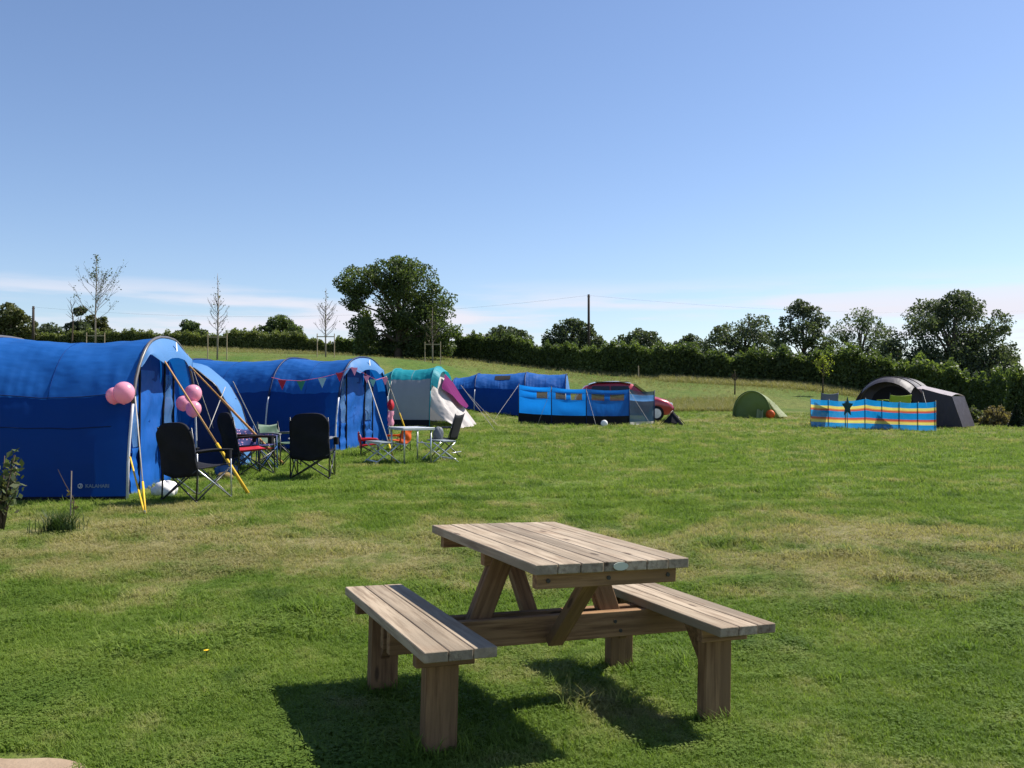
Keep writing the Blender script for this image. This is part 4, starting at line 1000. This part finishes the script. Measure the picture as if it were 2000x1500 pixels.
for s in (-1, 1):
    for y0, y1, sl0, sl1 in ((-1.45, -.62, .12, .0), (-.56, .48, .0, .34)):
        mb = MB(); mb.add([(s * .845, y0, .95), (s * .85, y1, .95), (s * .652, y1 - sl1, 1.43), (s * .652, y0 + sl0, 1.43)], [(0, 1, 2, 3)]); mb.build('window', M['glass'], car, thick=.006)
    for y in (-1.25, 1.28):
        wh = MB().tube([(s * .70, y, .31), (s * .87, y, .31)], .31, 20).build('wheel', M['black'], car); MB().tube([(s * .865, y, .31), (s * .885, y, .31)], .20, 12).build('rim', M['alu'], wh)
    MB().box((s * .56, 1.90, .68), (.28, .16, .13), taper=.8).build('headlight', plain('headlight%d' % s, (.8, .8, .82), .1, .8), car, bevel=.02)
    MB().tube([(s * .60, -1.2, 1.60), (s * .60, .2, 1.60)], .018, 6).build('roof_rail', M['black_metal'], car)
    MB().box((s * .95, .62, 1.0), (.14, .10, .12)).build('mirror', M['car'], car, bevel=.02)
mb = MB(); mb.add([(-.72, .98, 1.07), (.72, .98, 1.07), (.60, .40, 1.50), (-.60, .40, 1.50)], [(0, 1, 2, 3)]); mb.v = [(x, y + .03, z + .03) for x, y, z in mb.v]; mb.build('windscreen', M['glass'], car, thick=.006)
MB().box((0, 2.065, .47), (.52, .02, .11)).build('number_plate', M['white'], car); MB().box((0, 2.02, .33), (1.1, .08, .14)).build('grille', M['black'], car, bevel=.02)
# dark folded thing on the grass by the car
fx = empty('folded_frame', place(G(1312, 35.2), 10), 'low black cloth-covered folding frame on the grass by the red car', 'folding frame')
mb = MB(); mb.add([(-.42, -.22, 0), (.46, -.20, 0), (.40, .22, 0), (-.38, .24, 0), (.02, .0, .50), (.10, .04, .46), (-.02, -.26, .10)], [(0, 6, 4), (6, 1, 4), (1, 5, 4), (1, 2, 5), (2, 3, 4), (2, 4, 5), (3, 0, 4), (0, 1, 6)]); mb.build('cover', M['black'], fx)
for a, b in (((-.48, -.26, 0), (.04, 0, .56)), ((.54, -.22, 0), (.02, .0, .54)), ((.44, .26, 0), (.04, .02, .54))): rect_tube(fx, 'leg', [a, b], .012, M['black_metal'])

# ------------------------------------------------------------------ trees and hedges
def leaf_quads(c, size, up=0.0):
    n = len(c); a = rng.normal(size=(n, 3)); a /= np.linalg.norm(a, axis=1)[:, None] + 1e-9
    b = rng.normal(size=(n, 3)); b -= a * (a * b).sum(1)[:, None]; b /= np.linalg.norm(b, axis=1)[:, None] + 1e-9
    s = (size * rng.uniform(.6, 1.3, n))[:, None]
    q = np.stack([c - a * s * .55, c + b * s * .32 - a * s * .05, c + a * s * .55, c - b * s * .32 + a * s * .05], 1)
    return q.reshape(-1, 3)
def tree(name, label, px, d, top_y, wpx, mat, nleaf=9000, leaf=.3, base_y=None, blobs=26, asp=1.0, seed=0, trunk_h=.28, lobes=None, group='trees beyond the hedge', core=True, dens=1.0, cat='tree'):
    global rng
    rng = np.random.default_rng(seed + 100); rnd = random.Random(seed)
    b = G(px, d); topz = P(px, top_y, d).z; Hh = topz - b.z; Wd = wpx / F * d * (1.0 if lobes else 1.06)
    root = empty(name, b, label, cat, group)
    cz0 = Hh * trunk_h * .3; ch = (Hh - cz0) / 2; cc = np.array([0, 0, cz0 + ch]); rad = np.array([Wd / 2, Wd / 2 * .9, ch])
    bl = []
    if lobes:
        for lx, lz, lr in lobes: bl.append((np.array([lx * Wd / 2, rnd.uniform(-.3, .3) * Wd / 2, lz * Hh]), lr * Wd / 2))
    if not lobes:
        for q_ in range(4): bl.append((np.array([rnd.uniform(-.2, .2) * Wd / 2, 0, cz0 + ch * (.35 + .45 * q_)]), Wd / 2 * rnd.uniform(.40, .52)))
    for i in range(blobs):
        v = rng.normal(size=3); v /= np.linalg.norm(v); k = rnd.uniform(.30, .88)
        if v[2] < -.5: v[2] *= .6
        r = rnd.uniform(.13, .30) * Wd / 2 * 1.1
        p = cc + v * rad * k; 
        if p[2] < cz0: p[2] = cz0 + rnd.uniform(0, .1) * Hh
        if not lobes or i < blobs * .5 or True:
            if lobes:
                L = bl[i % len(lobes)]; p = L[0] + v * L[1] * rnd.uniform(.5, .95); r = L[1] * rnd.uniform(.28, .5)
            bl.append((p, r))
    pts = []; lv = []
    tot = sum(r ** 2 for _, r in bl)
    for c, r in bl:
        m = int(nleaf * r ** 2 / tot); v = rng.normal(size=(m, 3)); v /= np.linalg.norm(v, axis=1)[:, None]
        rr = r * (rng.uniform(.25, 1.0, m) ** .45) * (1 + .18 * np.sin(v[:, 0] * 5 + c[0]) * np.sin(v[:, 2] * 6 + c[2]))
        q = c + v * rr[:, None] * np.array([1, 1, .8]); pts.append(q)
        lv.append(np.clip(rng.normal(.45, .24, m) + rnd.uniform(-.15, .15), 0, 1))
    pts = np.concatenate(pts); lv = np.concatenate(lv); keep = pts[:, 2] > .15; pts, lv = pts[keep], lv[keep]
    sc_ = np.percentile(np.abs(pts[:, 0]), 99) / (Wd / 2); pts[:, 0] /= max(sc_, .7); zmax = np.percentile(pts[:, 2], 99.6); pts[:, 2] *= Hh / zmax
    raw_mesh('crown', leaf_quads(pts, np.full(len(pts), leaf) * .82), 4, mat, root, lv)
    mb = MB(); tr_ = max(.10, Wd * .032)
    mid = Vector((rnd.uniform(-.1, .1) * Wd * .3, 0, Hh * .45))
    mb.tube([(0, 0, -.3), (0, 0, Hh * .12), mid * .6, mid, (mid.x * 1.3, 0, Hh * .75)], [tr_ * 1.3, tr_, tr_ * .85, tr_ * .6, tr_ * .25], 8)
    for c, r in bl[:22]:
        z0 = min(max(Hh * .15, c[2] * .5), Hh * .5); s0 = Vector((mid.x * min(1, z0 / mid.z), 0, z0)); e = Vector(c.tolist()); m_ = s0.lerp(e, .5) + Vector((0, 0, .06 * Hh))
        mb.tube([s0, m_, e], [tr_ * .42, tr_ * .28, tr_ * .1], 5, False)
    mb.build('trunk', M['bark'], root, True)
    return root
tree('oak_tree', 'large dark oak standing alone above the blue tents', 778, 90, 507, 222, M['oak'], 46000, .30, blobs=100, seed=3,
     lobes=[(-.62, .72, .34), (-.15, .80, .42), (.25, .72, .44), (.05, .48, .50), (.60, .52, .36), (.68, .24, .30), (-.55, .28, .26), (.15, .22, .42), (-.72, .55, .22), (.45, .36, .34), (.0, .12, .36), (.42, .12, .36), (-.42, .12, .26), (.75, .10, .2)], trunk_h=.1)
TG = 'trees beyond the hedge'
specs = [(18, 108, 592, 96, 'brown', 'olive brown round tree at the far left edge', 9000, .34), (100, 125, 634, 110, 'far', 'low dark tree beside the left power pole', 5000, .4),
         (152, 112, 601, 52, 'far', 'narrow tree with a bare snag behind the first sapling', 5000, .32), (186, 116, 618, 62, 'brown', 'rounded olive tree right behind the first sapling', 5000, .34),
         (370, 108, 626, 72, 'oak', 'small round dark tree left of the second sapling', 6000, .32), (463, 118, 645, 42, 'oak', 'tiny dark round tree between second sapling and third', 3000, .34),
         (546, 110, 617, 90, 'oak', 'broad dark tree left of the third sapling', 8000, .32),
         (985, 125, 638, 104, 'far', 'low spreading tree left of the bare pole', 7000, .38), (1118, 118, 625, 118, 'far', 'round dark tree behind the bare pole', 9000, .36),
         (1252, 120, 646, 118, 'far', 'low flat-topped tree right of the bare pole', 7000, .38), (1350, 115, 655, 66, 'far', 'small ragged tree behind the middle of hedge', 4000, .34),
         (1452, 100, 622, 172, 'far', 'broad mid-height tree left of the tall narrow tree', 11000, .32), (1570, 92, 588, 118, 'far', 'tall narrow open-crowned tree behind the hedge', 10000, .28),
         (1682, 96, 606, 148, 'pale', 'pale thin-leaved tree between two darker trees', 7000, .26), (1856, 84, 573, 256, 'far', 'huge spreading dark tree at right behind the hedge', 32000, .29)]
def dome(seed, big=False):
    q = random.Random(seed * 7 + 1); j = lambda a: a + q.uniform(-.07, .07)
    L = [(j(0), j(.52), .52), (j(-.48), j(.46), .42), (j(.50), j(.44), .42), (j(-.18), j(.76), .34), (j(.24), j(.74), .36), (j(.68), j(.26), .30), (j(-.68), j(.26), .30), (j(0), j(.2), .50), (j(.35), j(.16), .4), (j(-.35), j(.16), .4)]
    if big: L += [(j(.05), .86, .26), (j(-.45), .68, .24), (j(.52), .66, .22), (.80, .40, .20), (-.80, .42, .18)]
    return L
for i, (px, d, ty, wp, mt, lab, nl, lf) in enumerate(specs):
    tree('field_tree', lab, px, d, ty, wp, M[mt], int(nl * 1.35), lf, seed=20 + i, blobs=44 if nl < 20000 else 100, group=TG, trunk_h=.25, lobes=dome(i, wp > 100))
# hedge
rng = np.random.default_rng(55)
def hedge(name, label, line, nleaf, leaf, mat, thick=1.1, bump=.22):
    """line: (px, distance, height)"""
    pts = [(G(px, d), h) for px, d, h in line]; root = empty(name, pts[0][0], label, 'hedge'); o0 = np.array(pts[0][0])
    ctr = np.array([list(p) for p, h in pts]); hh = np.array([h for p, h in pts]); seg = np.linalg.norm(np.diff(ctr[:, :2], axis=0), axis=1); s = np.concatenate([[0], np.cumsum(seg)])
    def at_s(u):
        x, y = np.interp(u, s, ctr[:, 0]), np.interp(u, s, ctr[:, 1]); return x, y, np.interp(u, s, hh)
    def topn(u): return 1 + bump * (np.sin(u * .9) * .4 + np.sin(u * 2.3 + 1) * .35 + np.sin(u * .31 + 2) * .6 + .3 * np.sin(u * 5.1))
    u = rng.uniform(0, s[-1], nleaf); x, y, h = at_s(u); h = h * topn(u)
    th = rng.uniform(-.1, math.pi * .8, nleaf); rr = rng.uniform(.72, 1.06, nleaf) * (1 + .10 * np.sin(u * 3.3 + th * 4))
    # direction across the hedge: towards the camera
    dx, dy = -x, -y; L = np.hypot(dx, dy); dx, dy = dx / L, dy / L
    c = np.sign(np.cos(th)) * np.abs(np.cos(th)) ** .5 * thick * rr; z = np.abs(np.sin(th)) ** .5 * h * rr
    low = rng.uniform(0, 1, nleaf) < .45; z = np.where(low, rng.uniform(0, .9, nleaf) * h, z); c = np.where(low, thick * rng.uniform(.8, 1.12, nleaf), c)
    X, Y = x + dx * c, y + dy * c; Z = gzv(x, y) + z
    p = np.stack([X, Y, Z], 1) - o0
    lv = np.clip(rng.normal(.42, .25, nleaf) + .12 * np.sin(u * .8 + 1) + .1 * np.sin(u * .23), 0, 1)
    raw_mesh('foliage', leaf_quads(p, np.full(nleaf, leaf)), 4, mat, root, lv)
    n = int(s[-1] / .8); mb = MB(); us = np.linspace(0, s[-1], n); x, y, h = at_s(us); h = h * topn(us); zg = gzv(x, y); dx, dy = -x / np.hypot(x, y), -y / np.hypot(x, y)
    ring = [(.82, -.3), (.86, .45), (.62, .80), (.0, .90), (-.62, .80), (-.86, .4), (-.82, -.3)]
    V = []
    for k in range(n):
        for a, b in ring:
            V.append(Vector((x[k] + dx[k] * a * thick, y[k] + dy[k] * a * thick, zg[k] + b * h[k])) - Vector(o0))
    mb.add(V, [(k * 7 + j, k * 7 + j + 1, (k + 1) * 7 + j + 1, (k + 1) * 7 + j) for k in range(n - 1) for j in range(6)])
    mb.build('branches', M['core'], root, True)  # solid dark core added inside the leaves to stop light passing through
    return root
hedge('hedge', 'long thick dark hedge along the top of the field', [(655, 99, 1.3), (760, 98, 1.7), (900, 96.5, 2.0), (1000, 90, 2.3), (1120, 84, 2.3), (1240, 78, 2.25), (1420, 72, 2.5), (1600, 67.5, 2.6), (1750, 62, 2.5), (1880, 57.5, 2.5), (1945, 53, 2.4), (2010, 47.5, 2.3), (2100, 40, 2.2)], 90000, .25, M['hedge'])
hedge('hedge', 'ragged lighter hedge on the skyline behind the saplings', [(-60, 112, 1.6), (120, 110, 1.6), (240, 108, 1.6), (330, 106, 1.9), (420, 105, 1.7), (500, 104, 1.9), (580, 103, 1.9), (640, 101, 1.3), (662, 100, 1.2)], 30000, .24, M['hedge_light'])
def bush(name, label, px, d, wpx, hpx, mat, nleaf, leaf, cat='bush', seed=1, cone=False, flat=1.0, lift=0):
    global rng
    rng = np.random.default_rng(seed + 400); b = G(px, d); root = empty(name, b, label, cat); w = wpx / F * d / 2; h = hpx / F * d
    v = rng.normal(size=(nleaf, 3)); v /= np.linalg.norm(v, axis=1)[:, None]; v[:, 2] = np.abs(v[:, 2]); r = rng.uniform(.3, 1, nleaf) ** .5
    r = r * (1 + .22 * np.sin(v[:, 0] * 7 + seed) * np.sin(v[:, 2] * 6 + v[:, 1] * 5))
    p = v * r[:, None] * np.array([w, w * .8, h]) / 1.1
    if cone:
        z = rng.uniform(0, 1, nleaf) ** 1.5; a = rng.uniform(0, 6.28, nleaf); rad = w * (1 - z) ** .8 * rng.uniform(.5, 1, nleaf); p = np.stack([rad * np.cos(a), rad * np.sin(a), z * h], 1)
    raw_mesh('foliage', leaf_quads(p, np.full(nleaf, leaf)), 4, mat, root, np.clip(rng.normal(.5, .25, nleaf), 0, 1))
    mb = MB()
    for k in range(6):
        a = k * 1.05; mb.tube([(0, 0, -.1), (w * .25 * math.cos(a), w * .25 * math.sin(a), h * .4), (w * .5 * math.cos(a), w * .5 * math.sin(a), h * .75)], [.03, .02, .008], 5)
    mb.build('stem', M['bark'], root); return root
bush('bush', 'tall bushy shrub cut off by the right edge', 1996, 43, 76, 118, M['hedge'], 7000, .15, seed=2)
bush('bush', 'low rusty shrub left of the small conifer', 1946, 39.6, 64, 40, M['rust'], 2600, .11, seed=3)
bush('bush', 'low green weeds right of the charcoal tent', 1896, 41.5, 60, 34, M['shrub'], 2200, .12, seed=4)
bush('conifer', 'small dark conical conifer at the right edge', 1986, 38.4, 34, 46, M['conifer'], 2600, .10, 'conifer', 5, True)
bush('bush', 'pale green bush rising above the hedge centre', 1326, 77, 34, 66, M['pale'], 1800, .22, seed=6)
bush('bush', 'leafy bush at the foot of the lone oak', 712, 93, 44, 110, M['hedge'], 3000, .28, seed=8)

# saplings with stakes
def sapling(px, d, top_y, wpx, label, seed, leaves=0, mat=None, start=.28, stakes=True, slab_=None, stake_h=1.5, bark='birch'):
    rnd = random.Random(seed); b = G(px, d); H = P(px, top_y, d).z - b.z; w = wpx / F * d / 2
    root = empty('sapling', b, label, 'sapling', 'young staked trees')
    mb = MB(); mb.tube([(0, 0, -.2), (rnd.uniform(-.03, .03), 0, H * .35), (rnd.uniform(-.05, .05), 0, H * .7), (0, 0, H)], [.055, .045, .028, .008], 7); mb.build('trunk', M[bark], root, True)
    mb = MB(); tips = []
    for k in range(46):
        z = H * (start + (.97 - start) * (k / 46)); a = rnd.uniform(0, 6.28); t_ = (z / H - start) / (1 - start)
        reach = w * (math.sin(min(1, t_ * 1.25 + .22) * math.pi) ** .7 + .08) * rnd.uniform(.65, 1.05); rise = reach * rnd.uniform(.9, 1.6)
        e = Vector((math.cos(a) * reach, math.sin(a) * reach, min(z + rise, H * 1.0))); s0 = Vector((0, 0, z)); m_ = s0.lerp(e, .5) + Vector((math.cos(a) * reach * .12, math.sin(a) * reach * .12, -rise * .08))
        mb.tube([s0, m_, e], [.014, .010, .005], 4, False); tips += [m_, e, s0.lerp(e, .75)]
        for q in range(4):
            f = rnd.uniform(.3, .9); s1 = s0.lerp(m_, f * 2) if f < .5 else m_.lerp(e, f * 2 - 1); a2 = a + rnd.uniform(-1.1, 1.1); l2 = reach * rnd.uniform(.2, .45)
            e2 = s1 + Vector((math.cos(a2) * l2, math.sin(a2) * l2, l2 * rnd.uniform(.6, 1.4))); mb.tube([s1, e2], [.007, .004], 3, False); tips += [e2, s1.lerp(e2, .6)]
    mb.build('branches', M['bark'], root)
    if leaves:
        tp_ = np.array([list(rnd.choice(tips)) for _ in range(leaves)]) + np.random.default_rng(seed).normal(0, .10, (leaves, 3))
        raw_mesh('foliage', leaf_quads(tp_, np.full(leaves, .11)), 4, mat or M['far'], root, np.random.default_rng(seed).uniform(0, 1, leaves))
    if stakes:
        sr = empty('tree_stakes', b, slab_, 'stakes', 'stakes beside the saplings')
        for sx in (-.55, .55): MB().tube([(sx, 0, -.2), (sx, 0, stake_h)], .03, 7).build('stake', M['stake'], sr)
        MB().box((0, -.045, stake_h - .2), (1.16, .025, .06)).build('crossbar', M['stake'], sr)
sapling(186, 55, 495, 86, 'tallest thin sapling with sparse leaves above the left tent', 1, 420, M['far'], slab_='pair of stakes with crossbar showing above the left tent', stake_h=1.1)
sapling(424, 52, 534, 40, 'narrow bare sapling behind the gap between blue tents', 2, 60, M['brown'], slab_='stakes of the narrow sapling between the blue tents', stake_h=1.5)
sapling(636, 58, 562, 50, 'bare sapling left of the large oak', 3, 50, M['brown'], slab_='stakes of the bare sapling left of the oak', stake_h=1.5)
sapling(845, 64, 600, 36, 'thin sapling standing in front of the large oak', 4, 40, M['brown'], slab_='stakes in front of the large oak', stake_h=1.5)
sapling(1607, 58, 692, 34, 'little sapling with yellow-green leaves before the hedge', 5, 480, M['yleaf'], .42, False, bark='bark')
sapling(1435, 58, 722, 12, 'short dead sapling stick before the hedge', 6, 10, M['brown'], .5, False, bark='bark')
pst = empty('field_post', G(1247, 74), 'short thin wooden post in front of the hedge', 'post'); MB().tube([(0, 0, -.2), (0, 0, .95)], [.05, .045], 7).build('shaft', M['stake'], pst); MB().tube([(0, 0, .95), (0, 0, 1.0)], [.055, .03], 7).build('cap', M['stake'], pst)
# dead snag by the left trees
sn = empty('bare_snag', G(140, 108), 'bare leafless snag beside the narrow left tree', 'dead tree'); hs = P(140, 586, 108).z - sn.location.z; rs = random.Random(4)
mb = MB(); mb.tube([(0, 0, 0), (.1, 0, hs * .6), (-.25, 0, hs)], [.13, .08, .02], 6)
for k in range(9):
    z = hs * rs.uniform(.5, .9); a = rs.choice((-1, 1)); mb.tube([(0, 0, z), (a * rs.uniform(.4, .9), rs.uniform(-.3, .3), z + rs.uniform(.5, 1.1))], [.035, .01], 4)
mb.build('branches', M['bark'], sn)
# power poles and lines
def pole(px, d, top_y, label):
    b = G(px, d); h = P(px, top_y, d).z - b.z; r = empty('power_pole', b, label, 'pole', 'power poles'); MB().tube([(0, 0, -.3), (0, 0, h)], [.16, .12], 9).build('shaft', M['pole_wood'], r, True)
    MB().box((0, 0, h - .25), (.3, .08, .08)).build('bracket', M['black_metal'], r); return b + Vector((0, 0, h - .1))
a1 = pole(64, 98, 598, 'dark power pole above the left tent'); a2 = pole(1150, 96, 575, 'tall bare power pole standing behind the hedge')
def wirethrough(label, pts, r=.006):
    rt = empty('power_line', pts[0], label, 'power line', 'power lines'); MB().tube([Vector(p) - Vector(pts[0]) for p in pts], r, 4).build('wire', M['wire'], rt)
def sagged(a, b, sag, n=14): return [Vector(a).lerp(Vector(b), k / n) - Vector((0, 0, sag * 4 * (k / n) * (1 - k / n))) for k in range(n + 1)]
wirethrough('power line sagging between the left pole and the middle pole', sagged(a1, a2, 1.6)); wirethrough('power line running right from the middle pole', sagged(a2, P(2150, 600, 110), 1.2))

# ------------------------------------------------------------------ small plants in front of the left tent
def leafy_shrub(px, d, hpx, wpx, label, seed, nst=13):
    rnd = random.Random(seed); b = G(px, d); root = empty('shrub', b, label, 'shrub'); H = hpx / F * d; w = wpx / F * d / 2; mb = MB(); pts = []
    for k in range(nst):
        a = rnd.uniform(0, 6.28); e = Vector((math.cos(a) * w * rnd.uniform(.3, 1), math.sin(a) * w * rnd.uniform(.3, 1), H * rnd.uniform(.45, 1))); m_ = Vector((e.x * .35, e.y * .35, e.z * .55))
        mb.tube([(0, 0, -.05), m_, e], [.012, .008, .004], 5)
        for q in range(26): pts.append(list(((m_.lerp(e, rnd.uniform(-.3, 1))) + Vector((rnd.gauss(0, .03), rnd.gauss(0, .03), rnd.gauss(0, .03))))))
    mb.build('stems', M['bark'], root, True); p = np.array(pts); raw_mesh('foliage', leaf_quads(p, np.full(len(p), .075)), 4, M['shrub'], root, np.random.default_rng(seed).uniform(0, 1, len(p)))
leafy_shrub(6, 8.9, 155, 90, 'leafy shrub cut off by the left edge before the tent', 3)
sk = empty('plant_stick', G(139, 9.9), 'thin upright stick with dry twigs before the left tent', 'stick')
MB().tube([(0, 0, -.05), (.01, 0, .50)], [.009, .007], 6).build('stick', M['birch'], sk); MB().tube([(.04, 0, -.02), (.03, .01, .2), (-.06, 0, .36), (-.14, .0, .52)], [.006, .005, .004, .002], 5).build('twig', M['bark'], sk)
raw_mesh('foliage', leaf_quads(np.array([[.03, 0, .16], [.06, 0, .13], [-.02, 0, .25], [-.03, .01, .28], [.05, .02, .1]]), np.full(5, .06)), 4, M['rust'], sk, np.array([.2, .5, .8, .4, .6]))
tf = empty('grass_clump', G(117, 8.75), 'dark clump of long grass before the left tent', 'grass clump')
v, f, lv = [], [], []
for i in range(620):
    a = random.uniform(0, 6.28); r = abs(random.gauss(0, .10)); blade(v, (r * math.cos(a), r * math.sin(a), -.01), random.uniform(0, 6.28), random.uniform(.02, .16), random.uniform(.08, .27), .007, .05, f, lv, random.uniform(0, 1))
me = bpy.data.meshes.new('blades'); me.from_pydata([tuple(p) for p in v], [], f); a = me.attributes.new('lv', 'FLOAT', 'FACE'); a.data.foreach_set('value', np.array(lv, dtype=np.float32)); me.materials.append(M['tuft']); o = bpy.data.objects.new('blades', me); COL.objects.link(o); o.parent = tf
# two dandelions
M['yellow'] = plain('dandelion', (.85, .55, .01), .6)
for px, py, lab in ((1372, 1344, 'yellow dandelion by the right bench leg'), (403, 1278, 'yellow dandelion in the near left lawn')):
    q = ground_px(px, py + 8, 3, 8); r = empty('dandelion', q, lab, 'flower'); MB().tube([(0, 0, -.01), (.003, 0, .04)], .0025, 5).build('stem', M['tuft'], r)
    mb = MB()
    for k in range(16):
        a = k * .3927; mb.add([(0, 0, .04), (math.cos(a - .2) * .012, math.sin(a - .2) * .012, .045), (math.cos(a) * .016, math.sin(a) * .016, .044), (math.cos(a + .2) * .012, math.sin(a + .2) * .012, .045)], [(0, 1, 2, 3)])
    mb.build('petals', M['yellow'], r)
